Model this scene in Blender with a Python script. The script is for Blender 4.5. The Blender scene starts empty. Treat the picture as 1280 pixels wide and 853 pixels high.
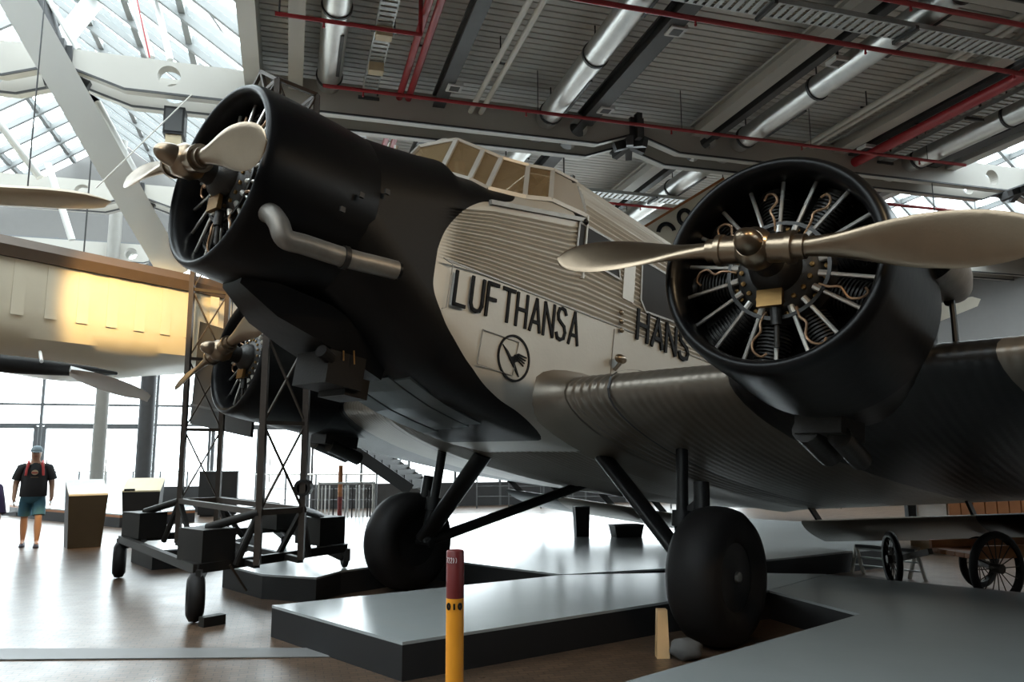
import bpy, bmesh, math, random
from mathutils import Vector, Matrix
V = Vector
random.seed(7)
scene = bpy.context.scene
col = scene.collection
R = math.radians

# ---------------------------------------------------------------- camera
FPX, PITCH, ROLL, CAMH = 961.5, R(8.353), R(-.221), 1.6
cam_d = bpy.data.cameras.new('camera')
cam_d.sensor_width = 36.0
cam_d.lens = FPX / 1280 * 36
cam_d.clip_start, cam_d.clip_end = .05, 300
cam = bpy.data.objects.new('camera', cam_d)
col.objects.link(cam)
_r = V((1, 0, 0)); _u = V((0, -math.sin(PITCH), math.cos(PITCH))); _f = V((0, math.cos(PITCH), math.sin(PITCH)))
_r2 = _r * math.cos(ROLL) + _u * math.sin(ROLL); _u2 = _u * math.cos(ROLL) - _r * math.sin(ROLL)
cam.matrix_world = Matrix(((_r2.x, _u2.x, -_f.x, 0), (_r2.y, _u2.y, -_f.y, 0), (_r2.z, _u2.z, -_f.z, CAMH), (0, 0, 0, 1)))
scene.camera = cam

# ---------------------------------------------------------------- world, lights, exposure
scene.view_settings.view_transform = 'Standard'
scene.view_settings.look = 'None'
scene.view_settings.exposure = 0.0
scene.view_settings.gamma = 1.0
scene.view_settings.use_curve_mapping = False
scene.cycles.use_denoising = True
scene.cycles.max_bounces = 8
scene.cycles.diffuse_bounces = 4
scene.cycles.glossy_bounces = 4
scene.cycles.transparent_max_bounces = 12
scene.cycles.sample_clamp_indirect = 6.0
scene.cycles.caustics_reflective = False
scene.cycles.caustics_refractive = False
world = bpy.data.worlds.new('overcast_sky'); scene.world = world
world.use_nodes = True
_bg = world.node_tree.nodes['Background']
_bg.inputs[0].default_value = (.90, .97, 1.0, 1)
_bg.inputs[1].default_value = 8.5

def rayd(px, py):
    X = (px - 640) / FPX; Y = (426.5 - py) / FPX
    return _f + _r2 * X + _u2 * Y
OC = V((0, 0, CAMH))
def on_z(px, py, z=0.0):
    d = rayd(px, py); return OC + d * ((z - CAMH) / d.z)
def on_y(px, py, y):
    d = rayd(px, py); return OC + d * (y / d.y)
AZ = R(16.1)
HA = V((-math.sin(AZ), math.cos(AZ), 0)); HB = V((math.cos(AZ), math.sin(AZ), 0))
def hall(u, v, z): return HB * u + HA * v + V((0, 0, z))
def on_v(px, py, v):
    d = rayd(px, py); t = v / d.dot(HA); q = OC + d * t; return q.dot(HB), q.z

def spot(name, loc, target, power, color, angle, blend=.5, radius=.12):
    l = bpy.data.lights.new(name, 'SPOT'); l.energy = power; l.color = color
    l.spot_size = R(angle); l.spot_blend = blend; l.shadow_soft_size = radius
    o = bpy.data.objects.new(name, l); col.objects.link(o)
    o.location = loc
    o.rotation_euler = (V(target) - V(loc)).to_track_quat('-Z', 'Y').to_euler()
    return o
LIGHTS_HERE = 1
spot('spot_flank', (6.5, 1.0, 7.0), (.8, 7.8, 3.4), 1000, (1, .74, .44), 46)
spot('spot_port_engine', (3.2, -1.5, 6.8), (2.0, 5.4, 2.6), 300, (1, .74, .46), 36)
spot('spot_nose', (-3.0, -1.0, 6.8), (-2.5, 4.6, 3.4), 170, (1, .80, .55), 30)
spot('spot_hull', (-2.6, 5.6, 6.6), (-5.2, 11.2, 3.55), 4600, (1, .66, .26), 24, .35)
def portal(name, c, ex, ey, sx, sy):
    l = bpy.data.lights.new(name, 'AREA'); l.shape = 'RECTANGLE'; l.size = sx; l.size_y = sy
    l.cycles.is_portal = True
    o = bpy.data.objects.new(name, l); col.objects.link(o)
    ex = V(ex).normalized(); ey = V(ey).normalized(); ez = ex.cross(ey)
    o.matrix_world = Matrix(((ex.x, ey.x, ez.x, c[0]), (ex.y, ey.y, ez.y, c[1]), (ex.z, ey.z, ez.z, c[2]), (0, 0, 0, 1)))
    return o

# ---------------------------------------------------------------- materials
def mat(name, color, rough=.5, metal=0.0, var=.12, scale=6.0, bump=0.0, bscale=40.0, coat=0.0, spec=.5):
    m = bpy.data.materials.new(name); m.use_nodes = True
    nt = m.node_tree; n = nt.nodes; l = nt.links
    b = n['Principled BSDF']
    b.inputs['Roughness'].default_value = rough
    b.inputs['Metallic'].default_value = metal
    b.inputs['Coat Weight'].default_value = coat
    b.inputs['Specular IOR Level'].default_value = spec
    tc = n.new('ShaderNodeTexCoord')
    nz = n.new('ShaderNodeTexNoise'); nz.inputs['Scale'].default_value = scale; nz.inputs['Detail'].default_value = 5
    l.new(tc.outputs['Object'], nz.inputs['Vector'])
    mx = n.new('ShaderNodeMix'); mx.data_type = 'RGBA'
    c = V(color)
    mx.inputs[6].default_value = (*(c * (1 - var)), 1); mx.inputs[7].default_value = (*[min(1, k * (1 + var)) for k in c], 1)
    l.new(nz.outputs['Fac'], mx.inputs[0]); l.new(mx.outputs[2], b.inputs['Base Color'])
    if bump > 0:
        nb = n.new('ShaderNodeTexNoise'); nb.inputs['Scale'].default_value = bscale
        l.new(tc.outputs['Object'], nb.inputs['Vector'])
        bp = n.new('ShaderNodeBump'); bp.inputs['Strength'].default_value = bump; bp.inputs['Distance'].default_value = .02
        l.new(nb.outputs['Fac'], bp.inputs['Height']); l.new(bp.outputs['Normal'], b.inputs['Normal'])
    return m
def emis(name, color, strength):
    m = bpy.data.materials.new(name); m.use_nodes = True
    b = m.node_tree.nodes['Principled BSDF']
    b.inputs['Base Color'].default_value = (*color, 1)
    b.inputs['Emission Color'].default_value = (*color, 1); b.inputs['Emission Strength'].default_value = strength
    return m
def glassmat(name, tint, gloss=.08, rough=.02, haze=None, hz=0):
    m = bpy.data.materials.new(name); m.use_nodes = True
    nt = m.node_tree; n = nt.nodes; l = nt.links
    n.remove(n['Principled BSDF'])
    t = n.new('ShaderNodeBsdfTransparent'); t.inputs[0].default_value = (*tint, 1)
    g = n.new('ShaderNodeBsdfGlossy'); g.inputs['Roughness'].default_value = rough
    lw = n.new('ShaderNodeLayerWeight'); lw.inputs[0].default_value = .5
    pw = n.new('ShaderNodeMath'); pw.operation = 'POWER'; pw.inputs[1].default_value = 4.0; l.new(lw.outputs['Facing'], pw.inputs[0])
    ma = n.new('ShaderNodeMath'); ma.operation = 'MULTIPLY_ADD'; ma.inputs[1].default_value = .55; ma.inputs[2].default_value = gloss * .5; l.new(pw.outputs[0], ma.inputs[0])
    mx = n.new('ShaderNodeMixShader')
    l.new(ma.outputs[0], mx.inputs[0]); l.new(t.outputs[0], mx.inputs[1]); l.new(g.outputs[0], mx.inputs[2])
    out = mx.outputs[0]
    if haze:
        df = n.new('ShaderNodeBsdfDiffuse'); df.inputs[0].default_value = (*haze, 1)
        m2 = n.new('ShaderNodeMixShader'); m2.inputs[0].default_value = hz; l.new(out, m2.inputs[1]); l.new(df.outputs[0], m2.inputs[2]); out = m2.outputs[0]
    l.new(out, n['Material Output'].inputs[0])
    return m

M = {}
M['black'] = mat('black_paint', (.0045, .0045, .005), .34, 0, .3, 5, .08, 9, coat=.0, spec=.2)
M['alu'] = mat('bare_aluminium', (.52, .50, .46), .46, .45, .10, 3, .05, 30)
M['alu_dark'] = mat('aged_aluminium', (.30, .285, .26), .42, .6, .2, 6, .05, 30)
M['polish'] = mat('propeller_metal', (.27, .21, .15), .28, .95, .12, 10, .03, 60)
M['steel'] = mat('pushrod_steel', (.66, .64, .60), .28, .8, .1, 10)
M['iron'] = mat('dark_engine_iron', (.022, .020, .018), .45, .3, .3, 12, .1)
M['brass'] = mat('brass', (.24, .14, .05), .4, .8, .2, 14)
M['copper'] = mat('copper_lead', (.45, .28, .17), .4, .6, .15, 14)
M['exhaust'] = mat('exhaust_metal', (.22, .205, .185), .46, .55, .3, 9, .1, 30)
M['rubber'] = mat('tyre_rubber', (.010, .009, .009), .6, 0, .2, 8, .08, 50, spec=.2)
M['strut'] = mat('strut_black', (.009, .009, .0095), .4, 0, .2, 8, spec=.25)
M['letter'] = mat('letter_black', (.009, .009, .01), .6, 0, .1, spec=.15)
M['belly'] = mat('belly_panel_grey', (.17, .20, .21), .30, .7, .3, 4, .06, 12)
M['darkglass'] = glassmat('tinted_glass', (.30, .30, .30))
M['glass'] = glassmat('clear_glass', (.95, .975, .98))
M['cockpit_glass'] = glassmat('cockpit_glass', (.88, .84, .76), .30, .06, (.70, .52, .30), .16)
M['grate'] = mat('drain_grating_grey', (.20, .20, .20), .5, .3, .1, 200)
M['platform'] = mat('platform_top_grey', (.34, .365, .37), .20, 0, .05, 2, .02, 20, spec=.9)
M['platform_side'] = mat('platform_side_black', (.010, .010, .011), .6, 0, .15)
M['beam'] = mat('grey_beam_paint', (.46, .44, .40), .5, 0, .06, 1.5)
M['beam_light'] = mat('light_steel_paint', (.62, .62, .60), .42, .1, .06, 1.5)
M['bar'] = mat('glazing_bar_grey', (.26, .27, .27), .5, .2, .08)
M['column'] = mat('column_grey', (.22, .21, .19), .5, 0, .08)
M['joint'] = mat('joint_steel_dark', (.06, .06, .062), .5, .4, .2)
M['deck'] = mat('galvanised_deck', (.72, .71, .67), .5, .1, .12, 1.2)
M['darkbeam'] = mat('dark_track', (.055, .055, .055), .5, .2, .15)
M['duct'] = mat('galvanised_duct', (.62, .62, .60), .34, .85, .15, 7, .06, 18)
M['red'] = mat('red_pipe_paint', (.36, .022, .028), .42, 0, .12)
M['white_pipe'] = mat('white_pipe_paint', (.66, .63, .57), .45, 0, .06)
M['tray'] = mat('galvanised_tray', (.50, .52, .52), .42, .6, .1)
M['cream'] = mat('cream_fabric', (.66, .60, .47), .36, 0, .07, 2, .03, 8)
M['cream_low'] = mat('cream_fabric_plain', (.60, .55, .45), .5, 0, .07, 2)
M['gunwale'] = mat('dark_brown_wood', (.085, .055, .035), .5, 0, .2, 5)
M['wood'] = mat('varnished_wood', (.20, .125, .065), .4, 0, .2, 5)
M['wood_pale'] = mat('pale_varnished_wood', (.42, .33, .22), .4, 0, .15, 5)
M['rust'] = mat('rusty_lattice_steel', (.036, .025, .018), .55, .3, .4, 12)
M['chassis'] = mat('chassis_black', (.012, .011, .010), .5, .1, .3, 6, spec=.3)
M['plinth'] = mat('plinth_charcoal', (.019, .018, .018), .5, 0, .15, spec=.3)
M['panel_text'] = mat('panel_pale', (.70, .70, .68), .4)
M['panel_cream'] = mat('panel_cream', (.62, .52, .34), .45)
M['yellow'] = mat('bollard_orange_yellow', (.80, .31, .02), .42, 0, .08)
M['darkred'] = mat('bollard_dark_red', (.13, .009, .008), .45, 0, .1)
M['white'] = mat('white_paint', (.78, .78, .77), .5, 0, .04)
M['mullion'] = mat('window_mullion_grey', (.16, .17, .18), .45, .2, .1)
M['sillwall'] = mat('dark_sill', (.06, .062, .065), .5)
M['skin'] = mat('skin', (.52, .31, .22), .5)
M['tshirt'] = mat('charcoal_tshirt', (.018, .018, .022), .8)
M['shorts'] = mat('teal_blue_shorts', (.055, .17, .25), .8)
M['cap'] = mat('grey_blue_cap', (.20, .25, .28), .8)
M['strap'] = mat('red_strap', (.45, .04, .04), .7)
M['shoe'] = mat('dark_shoe', (.03, .025, .04), .6)
M['purple'] = mat('purple_cloth', (.030, .016, .060), .8)
M['stair'] = mat('stair_concrete', (.40, .40, .39), .6)
M['cartwood'] = mat('orange_brown_wood', (.30, .11, .035), .5, 0, .25, 6)
M['wedge'] = mat('pine_wedge', (.52, .33, .16), .6, 0, .15)
M['bag'] = mat('grey_sandbag', (.10, .10, .10), .8)

# ---------------------------------------------------------------- mesh helpers
class MB:
    def __init__(s): s.v = []; s.f = []; s.mi = []
    def add(s, vs, fs, mi=0):
        k = len(s.v); s.v += [tuple(q) for q in vs]; s.f += [tuple(i + k for i in f) for f in fs]; s.mi += [mi] * len(fs); return s
    def box(s, c, d, rot=None, mi=0):
        x, y, z = d[0] / 2, d[1] / 2, d[2] / 2
        vs = [V((a * x, b * y, e * z)) for a in (-1, 1) for b in (-1, 1) for e in (-1, 1)]
        if rot is not None: vs = [rot @ q for q in vs]
        c = V(c)
        return s.add([q + c for q in vs], [(0, 1, 3, 2), (4, 6, 7, 5), (0, 4, 5, 1), (2, 3, 7, 6), (0, 2, 6, 4), (1, 5, 7, 3)], mi)
    def bar(s, p, q, w, h=None, up=(0, 0, 1), mi=0):
        p, q = V(p), V(q); h = w if h is None else h
        d = (q - p); L = d.length
        if L < 1e-6: return s
        d /= L; u = V(up)
        if abs(d.dot(u)) > .98: u = V((1, 0, 0))
        sd = d.cross(u).normalized(); u = sd.cross(d).normalized()
        vs = [b + sd * (i * w / 2) + u * (j * h / 2) for b in (p, q) for i, j in ((-1, -1), (1, -1), (1, 1), (-1, 1))]
        return s.add(vs, [(3, 2, 1, 0), (4, 5, 6, 7), (0, 1, 5, 4), (1, 2, 6, 5), (2, 3, 7, 6), (3, 0, 4, 7)], mi)
    def tube(s, pts, r, n=10, mi=0, cap=True):
        pts = [V(p) for p in pts]; rs = r if isinstance(r, (list, tuple)) else [r] * len(pts)
        t0 = (pts[1] - pts[0]).normalized()
        u = V((0, 0, 1)) if abs(t0.z) < .9 else V((1, 0, 0))
        rings = []
        for i, p in enumerate(pts):
            t = (pts[min(i + 1, len(pts) - 1)] - pts[max(i - 1, 0)]).normalized()
            a = t.cross(u).normalized(); u = a.cross(t).normalized()
            rings.append([p + (a * math.cos(k * 2 * math.pi / n) + u * math.sin(k * 2 * math.pi / n)) * rs[i] for k in range(n)])
        return s.loft(rings, cap, mi)
    def loft(s, rings, cap=True, mi=0, close=True):
        n = len(rings[0]); vs = [q for r in rings for q in r]; fs = []
        for i in range(len(rings) - 1):
            for k in range(n if close else n - 1):
                a = i * n + k; b = i * n + (k + 1) % n
                fs.append((a, b, b + n, a + n))
        if cap: fs.append(tuple(range(n - 1, -1, -1))); fs.append(tuple(range(len(vs) - n, len(vs))))
        return s.add(vs, fs, mi)
    def lathe(s, prof, n=48, c=(0, 0, 0), ax='x', mi=0):
        c = V(c); rings = []
        for x, r in prof:
            ring = []
            for k in range(n):
                t = 2 * math.pi * k / n; a, b = r * math.cos(t), r * math.sin(t)
                ring.append(c + (V((x, a, b)) if ax == 'x' else V((a, x, b)) if ax == 'y' else V((a, b, x))))
            rings.append(ring)
        return s.loft(rings, prof[0][1] > 1e-5 and False, mi)
    def prism(s, pts, vec, mi=0):
        pts = [V(p) for p in pts]; vec = V(vec); n = len(pts)
        return s.add(pts + [p + vec for p in pts], [tuple(range(n - 1, -1, -1)), tuple(range(n, 2 * n))] + [(i, (i + 1) % n, (i + 1) % n + n, i + n) for i in range(n)], mi)
    def ball(s, c, r, n=12, m=8, sc=(1, 1, 1), mi=0):
        c = V(c); rings = []
        for i in range(1, m):
            t = math.pi * i / m
            rings.append([c + V((r * sc[0] * math.sin(t) * math.cos(2 * math.pi * k / n), r * sc[1] * math.sin(t) * math.sin(2 * math.pi * k / n), r * sc[2] * math.cos(t))) for k in range(n)])
        k0 = len(s.v); s.loft(rings, True, mi); return s
    def mesh(s, name, mats, smooth=0):
        me = bpy.data.meshes.new(name); me.from_pydata(s.v, [], s.f)
        bm = bmesh.new(); bm.from_mesh(me); bmesh.ops.recalc_face_normals(bm, faces=bm.faces); bm.to_mesh(me); bm.free()
        for m in (mats if isinstance(mats, (list, tuple)) else [mats]): me.materials.append(M[m] if isinstance(m, str) else m)
        if isinstance(mats, (list, tuple)) and len(mats) > 1: me.polygons.foreach_set('material_index', s.mi)
        if smooth:
            me.polygons.foreach_set('use_smooth', [True] * len(me.polygons))
            me.set_sharp_from_angle(angle=R(smooth))
        me.update()
        return me
    def build(s, name, mats, parent=None, smooth=0, loc=None, rot=None):
        return link(name, s.mesh(name, mats, smooth), parent, loc, rot)
def link(name, me, parent=None, loc=None, rot=None):
    o = bpy.data.objects.new(name, me); col.objects.link(o)
    if parent is not None: o.parent = parent
    if loc is not None: o.location = loc
    if rot is not None: o.rotation_euler = rot
    return o
def tag(o, label, cat, group=None):
    o['label'] = label; o['category'] = cat
    if group: o['group'] = group
    return o
def struct(o, label=None):
    o['kind'] = 'structure'
    if label: o['label'] = label
    return o
def thing(name, label, cat, loc=(0, 0, 0), rotz=0, group=None):
    o = bpy.data.objects.new(name, None); col.objects.link(o); o.empty_display_size = .1
    o.location = loc; o.rotation_euler = (0, 0, rotz)
    return tag(o, label, cat, group)
def smooth_path(pts, k=5):
    pts = [V(p) for p in pts]; out = []
    for i in range(len(pts) - 1):
        a, b, c, d = pts[max(i - 1, 0)], pts[i], pts[i + 1], pts[min(i + 2, len(pts) - 1)]
        for j in range(k):
            t = j / k; out.append(.5 * ((2 * b) + (c - a) * t + (2 * a - 5 * b + 4 * c - d) * t * t + (3 * b - a - 3 * c + d) * t ** 3))
    return out + [pts[-1]]
def lerp(a, b, t): return a + (b - a) * t
def interp(tab, x):
    """tab: rows (x, ...) with x descending"""
    if x >= tab[0][0]: return tab[0][1:]
    for a, b in zip(tab, tab[1:]):
        if a[0] >= x >= b[0]:
            t = (a[0] - x) / (a[0] - b[0]); return tuple(lerp(p, q, t) for p, q in zip(a[1:], b[1:]))
    return tab[-1][1:]

# ================================================================ THE HALL
def mat_floor():
    m = bpy.data.materials.new('wood_block_floor'); m.use_nodes = True
    nt = m.node_tree; n = nt.nodes; l = nt.links; b = n['Principled BSDF']
    tc = n.new('ShaderNodeTexCoord'); mp = n.new('ShaderNodeMapping'); mp.inputs['Rotation'].default_value = (0, 0, R(-16))
    l.new(tc.outputs['Object'], mp.inputs[0])
    br = n.new('ShaderNodeTexBrick'); br.inputs['Scale'].default_value = 1.0
    br.inputs['Brick Width'].default_value = .12; br.inputs['Row Height'].default_value = .06; br.inputs['Mortar Size'].default_value = .004
    br.inputs['Color1'].default_value = (.135, .085, .055, 1); br.inputs['Color2'].default_value = (.085, .055, .037, 1); br.inputs['Mortar'].default_value = (.025, .018, .014, 1)
    l.new(mp.outputs[0], br.inputs[0]); l.new(br.outputs['Color'], b.inputs['Base Color'])
    nz = n.new('ShaderNodeTexNoise'); nz.inputs['Scale'].default_value = 3
    l.new(tc.outputs['Object'], nz.inputs[0])
    mr = n.new('ShaderNodeMapRange'); mr.inputs[3].default_value = .24; mr.inputs[4].default_value = .38
    l.new(nz.outputs['Fac'], mr.inputs[0]); l.new(mr.outputs[0], b.inputs['Roughness'])
    bp = n.new('ShaderNodeBump'); bp.inputs['Strength'].default_value = .25; bp.inputs['Distance'].default_value = .004
    iv = n.new('ShaderNodeMath'); iv.operation = 'SUBTRACT'; iv.inputs[0].default_value = 1.0; l.new(br.outputs['Fac'], iv.inputs[1])
    l.new(iv.outputs[0], bp.inputs['Height']); l.new(bp.outputs[0], b.inputs['Normal'])
    return m
M['floor'] = mat_floor()
U0, U1, V0, V1 = -13.0, 22.0, -10.0, 24.0
VW = 24.0
mb = MB(); mb.prism([hall(U0, V0, -.2), hall(U1, V0, -.2), hall(U1, V1 + 6, -.2), hall(U0, V1 + 6, -.2)], (0, 0, .2))
struct(mb.build('floor', 'floor'), 'glossy brown wood block floor of the hall')
M['wallpaint'] = mat('wall_paint_offwhite', (.58, .58, .56), .6, 0, .04)
M['walldark'] = mat('wall_paint_grey', (.16, .155, .15), .6, 0, .06)
def wall(name, ua, va, ub, vb, z0, z1, m, th=.25):
    d = hall(ub, vb, 0) - hall(ua, va, 0); nrm = V((d.y, -d.x, 0)).normalized() * th
    q = MB(); q.prism([hall(ua, va, z0), hall(ub, vb, z0), hall(ub, vb, z0) + nrm, hall(ua, va, z0) + nrm], (0, 0, z1 - z0))
    return struct(q.build(name, m))
wall('wall_left', U0, V0, U0, V1, 0, 8.2, 'wallpaint')
wall('wall_right', U1, V0, U1, V1, 0, 8.2, 'walldark')
wall('wall_front', U0, V0, U1, V0, 0, 8.2, 'walldark')
wall('wall_back', U0, VW, -10.9, VW, 0, 8.2, 'wallpaint')

# ---- roof deck: ribbed sheet, ribs run along HB
def deck(name, ua, ub, va, vb, z):
    pts = []; v = va; k = 0; p = .15
    while v < vb:
        pts += [(v, z), (v + .118, z), (v + .122, z + .05), (v + .146, z + .05)]; v += p
    q = MB(); n = len(pts)
    vs = [hall(u, a, c) for u in (ua, ub) for a, c in pts] + [hall(u, a, z + .12) for u in (ua, ub) for a, c in pts]
    fs = []
    for i in range(n - 1):
        fs.append((i, i + 1, n + i + 1, n + i)); fs.append((2 * n + i, 3 * n + i, 3 * n + i + 1, 2 * n + i + 1))
    q.add(vs, fs); return q.build(name, 'deck')
UL, UR = -.62, 12.7
ceil = struct(deck('ceiling', UL, UR, V0, V1 + .5, 7.86), 'ribbed galvanised metal roof deck')
deck('roof_deck', U0, -9.9, V0, V1 + .5, 7.86).parent = ceil
deck('roof_deck', 20.2, U1, V0, V1 + .5, 7.86).parent = ceil
# fascia beams along the skylight edges
for u in (UL - .12, UR + .12, -9.8, 20.1):
    q = MB(); q.bar(hall(u, V0, 7.62), hall(u, V1, 7.62), .24, .6); q.build('edge_beam', 'beam_light', ceil)

# ---- twin frame beams with haunches and round holes
ZT, ZB, ZN = 7.55, 7.03, 7.26
NODES = [-12.6, -3.4, 5.8, 15.0, 24.2]
def holed(q, u0, u1, va, vb, zb, zt, hc, hr, n=24):
    cz = hc[1]; cu = hc[0]
    outer = []; inner = []
    for k in range(n):
        t = 2 * math.pi * k / n + math.pi / n; c, s_ = math.cos(t), math.sin(t)
        du = (u1 - cu) if c > 0 else (cu - u0); dz = (zt - cz) if s_ > 0 else (cz - zb)
        sc = min(du / max(abs(c), 1e-6), dz / max(abs(s_), 1e-6))
        outer.append((cu + c * sc, cz + s_ * sc)); inner.append((cu + c * hr, cz + s_ * hr))
    # snap the nearest outer samples onto the corners
    for cc in ((u0, zb), (u1, zb), (u1, zt), (u0, zt)):
        i = min(range(n), key=lambda j: (outer[j][0] - cc[0]) ** 2 + (outer[j][1] - cc[1]) ** 2); outer[i] = cc
    vs = [hall(a, v, z) for v in (va, vb) for a, z in outer] + [hall(a, v, z) for v in (va, vb) for a, z in inner]
    fs = []
    for k in range(n):
        j = (k + 1) % n
        fs += [(k, j, 2 * n + j, 2 * n + k), (n + k, 3 * n + k, 3 * n + j, n + j), (2 * n + k, 2 * n + j, 3 * n + j, 3 * n + k), (k, n + k, n + j, j)]
    q.add(vs, fs)
def beam_segment(n0, n1, v, th=.2):
    q = MB()
    lo = max(n0, U0); hi = min(n1, U1)
    h0, h1 = n0 + 1.45, n1 - 1.1; w = .35
    def blk(pts): q.prism([hall(a, v, z) for a, z in pts], HA * th)
    a = n0 + .85; b = n1 - .9
    blk([(n0 + .12, ZN), (a, ZB), (h0 - w, ZB), (h0 - w, ZT), (n0 + .12, ZT)])
    holed(q, h0 - w, h0 + w, v, v + th, ZB, ZT, (h0, 7.31), .165)
    blk([(h0 + w, ZB), (h1 - w, ZB), (h1 - w, ZT), (h0 + w, ZT)])
    holed(q, h1 - w, h1 + w, v, v + th, ZB, ZT, (h1, 7.27), .165) if h1 - w > h0 + w else None
    # end haunch starts inside the second hole block: a separate lip below
    blk([(h1 + w, ZB), (h1 + w + .01, ZB), (n1 - .12, ZN), (n1 - .12, ZT), (h1 + w, ZT)])
    # dark edge plates along the bottom flange
    e = MB()
    for p1_, p2_ in (((n0 + .12, ZN), (a, ZB)), ((a, ZB), (h1 + w, ZB)), ((h1 + w, ZB), (n1 - .12, ZN))):
        e.bar(hall(p1_[0], v - .012, p1_[1] - .012), hall(p2_[0], v - .012, p2_[1] - .012), .03, .03)
    return q, e
for v in (0, 6, 12, 18, 23.4):
    for s in (0, .6):
        for n0, n1 in zip(NODES, NODES[1:]):
            if n0 > 12 and False: continue
            q, e = beam_segment(n0, n1, v + s)
            bo = q.build('roof_beam', 'beam', ceil)
            e.build('flange_edge', 'joint', bo)
    for n0 in NODES:
        q = MB()
        q.bar(hall(n0, v - .06, 7.40), hall(n0, v + .9, 7.40), .26, .34)
        q.bar(hall(n0, v - .1, 7.62), hall(n0, v - .1, 7.15), .14, .10, up=HB)
        for t in range(6):   # radiating splice plates of the cast joint
            an = math.pi * 2 * t / 6
            q.bar(hall(n0, v + .3, 7.22), hall(n0 + .30 * math.cos(an), v + .3 + .42 * math.sin(an), 7.12), .12, .16)
        q.build('beam_joint', 'joint', ceil)

# ---- longitudinal purlins (dark twin tracks) under the deck
def along(u, z, v0=V0, v1=V1): return hall(u, v0, z), hall(u, v1, z)
for u, z, w, h, m in ((-.1, 7.55, .22, .4, 'beam'), (2.2, 7.55, .20, .42, 'darkbeam'), (4.82, 7.55, .26, .42, 'darkbeam'), (7.05, 7.60, .26, .42, 'beam'), (7.38, 7.56, .14, .36, 'darkbeam'), (10.1, 7.6, .28, .42, 'beam'), (10.42, 7.56, .16, .36, 'darkbeam'), (12.35, 7.55, .25, .42, 'darkbeam')):
    q = MB(); p1_, p2_ = along(u, z); q.bar(p1_, p2_, w, .04); q.bar(p1_ + V((0, 0, -h / 2)), p2_ + V((0, 0, -h / 2)), w, .03); q.bar(p1_ + V((0, 0, -h / 4)), p2_ + V((0, 0, -h / 4)), w * .45, h / 2)
    q.build('purlin', m, ceil)

CLEAR_U = (.41, 1.05, 1.62, 2.84, 4.10, 7.90, 9.42, 10.48, 11.2, 11.8, 2.2, 4.82, 7.05, 7.38, 10.1, 10.42)   # where ducts, trays and mains run
# ---- services under the roof
def duct(u, z, r, label):
    t = thing('ventilation_duct', label, 'duct', hall(u, V0, z))
    q = MB(); n = 20
    q.tube([hall(u, v, z) - t.location for v in (V0 + .1, 3, 8, 13, 18, V1 - .1)], r, n); q.build('pipe', 'duct', t, 40)
    for v in (2.2, 4.6, 7.0, 9.75, 11.75, 14.6, 17, 20, 22.6):
        c = MB(); c.tube([hall(u, v - .025, z) - t.location, hall(u, v + .025, z) - t.location], r + .018, n); c.build('clamp', 'joint', t, 40)
        c = MB(); c.tube([hall(u, v, z + r) - t.location, hall(u, v, 7.82) - t.location], .012, 6); c.build('hanger', 'joint', t)
    for v0_ in (10.2, 7.2, 13.4, 19):   # slotted outlet along the flank
        c = MB(); c.bar(hall(u + r * .55, v0_, z - r * .86) - t.location, hall(u + r * .55, v0_ + 1.2, z - r * .86) - t.location, .05, .03); c.build('outlet_slot', 'darkbeam', t)
duct(.41, 7.52, .19, 'silver spiral air duct beside the glazed roof edge')
duct(4.10, 7.36, .19, 'silver air duct beside the slotted dark roof purlin in mid roof')
duct(7.90, 7.36, .19, 'silver air duct above the port propeller and engine')
duct(11.8, 7.36, .19, 'silver air duct beside the far glazed roof edge')
def pipe_a(u, z, r, label, cat, m='red', name='sprinkler_main', pair=0, v0=V0 + .1, v1=V1 - .1):
    t = thing(name, label, cat, hall(u, v0, z))
    for k in ((-1, 1) if pair else (0,)):
        q = MB(); q.tube([hall(u + k * pair, v, z) - t.location for v in (v0, (v0 + v1) / 2, v1)], r, 10); q.build('pipe', m, t, 40)
    for v in (1.5, 4.5, 7.4, 10.4, 13.6, 16.6, 20, 23):
        if v0 < v < v1:
            c = MB(); c.bar(hall(u - pair - .05, v, z + r + .01) - t.location, hall(u + pair + .05, v, z + r + .01) - t.location, .03, .02)
            c.tube([hall(u, v, z + r) - t.location, hall(u, v, 7.82) - t.location], .01, 6); c.build('hanger', 'joint', t)
    return t
pipe_a(1.62, 7.42, .055, 'pair of red sprinkler mains between the cable tray and dark purlin', 'pipe', pair=.075)
pipe_a(2.84, 7.33, .045, 'pair of cream conduit pipes between purlin and silver duct', 'pipe', 'white_pipe', 'conduit', .09)
pipe_a(9.42, 7.45, .05, 'pair of cream conduit pipes above the port engine cowling', 'pipe', 'white_pipe', 'conduit', .08)
pipe_a(10.48, 7.24, .095, 'thick single red fire main above the port engine cowling', 'pipe')
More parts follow.
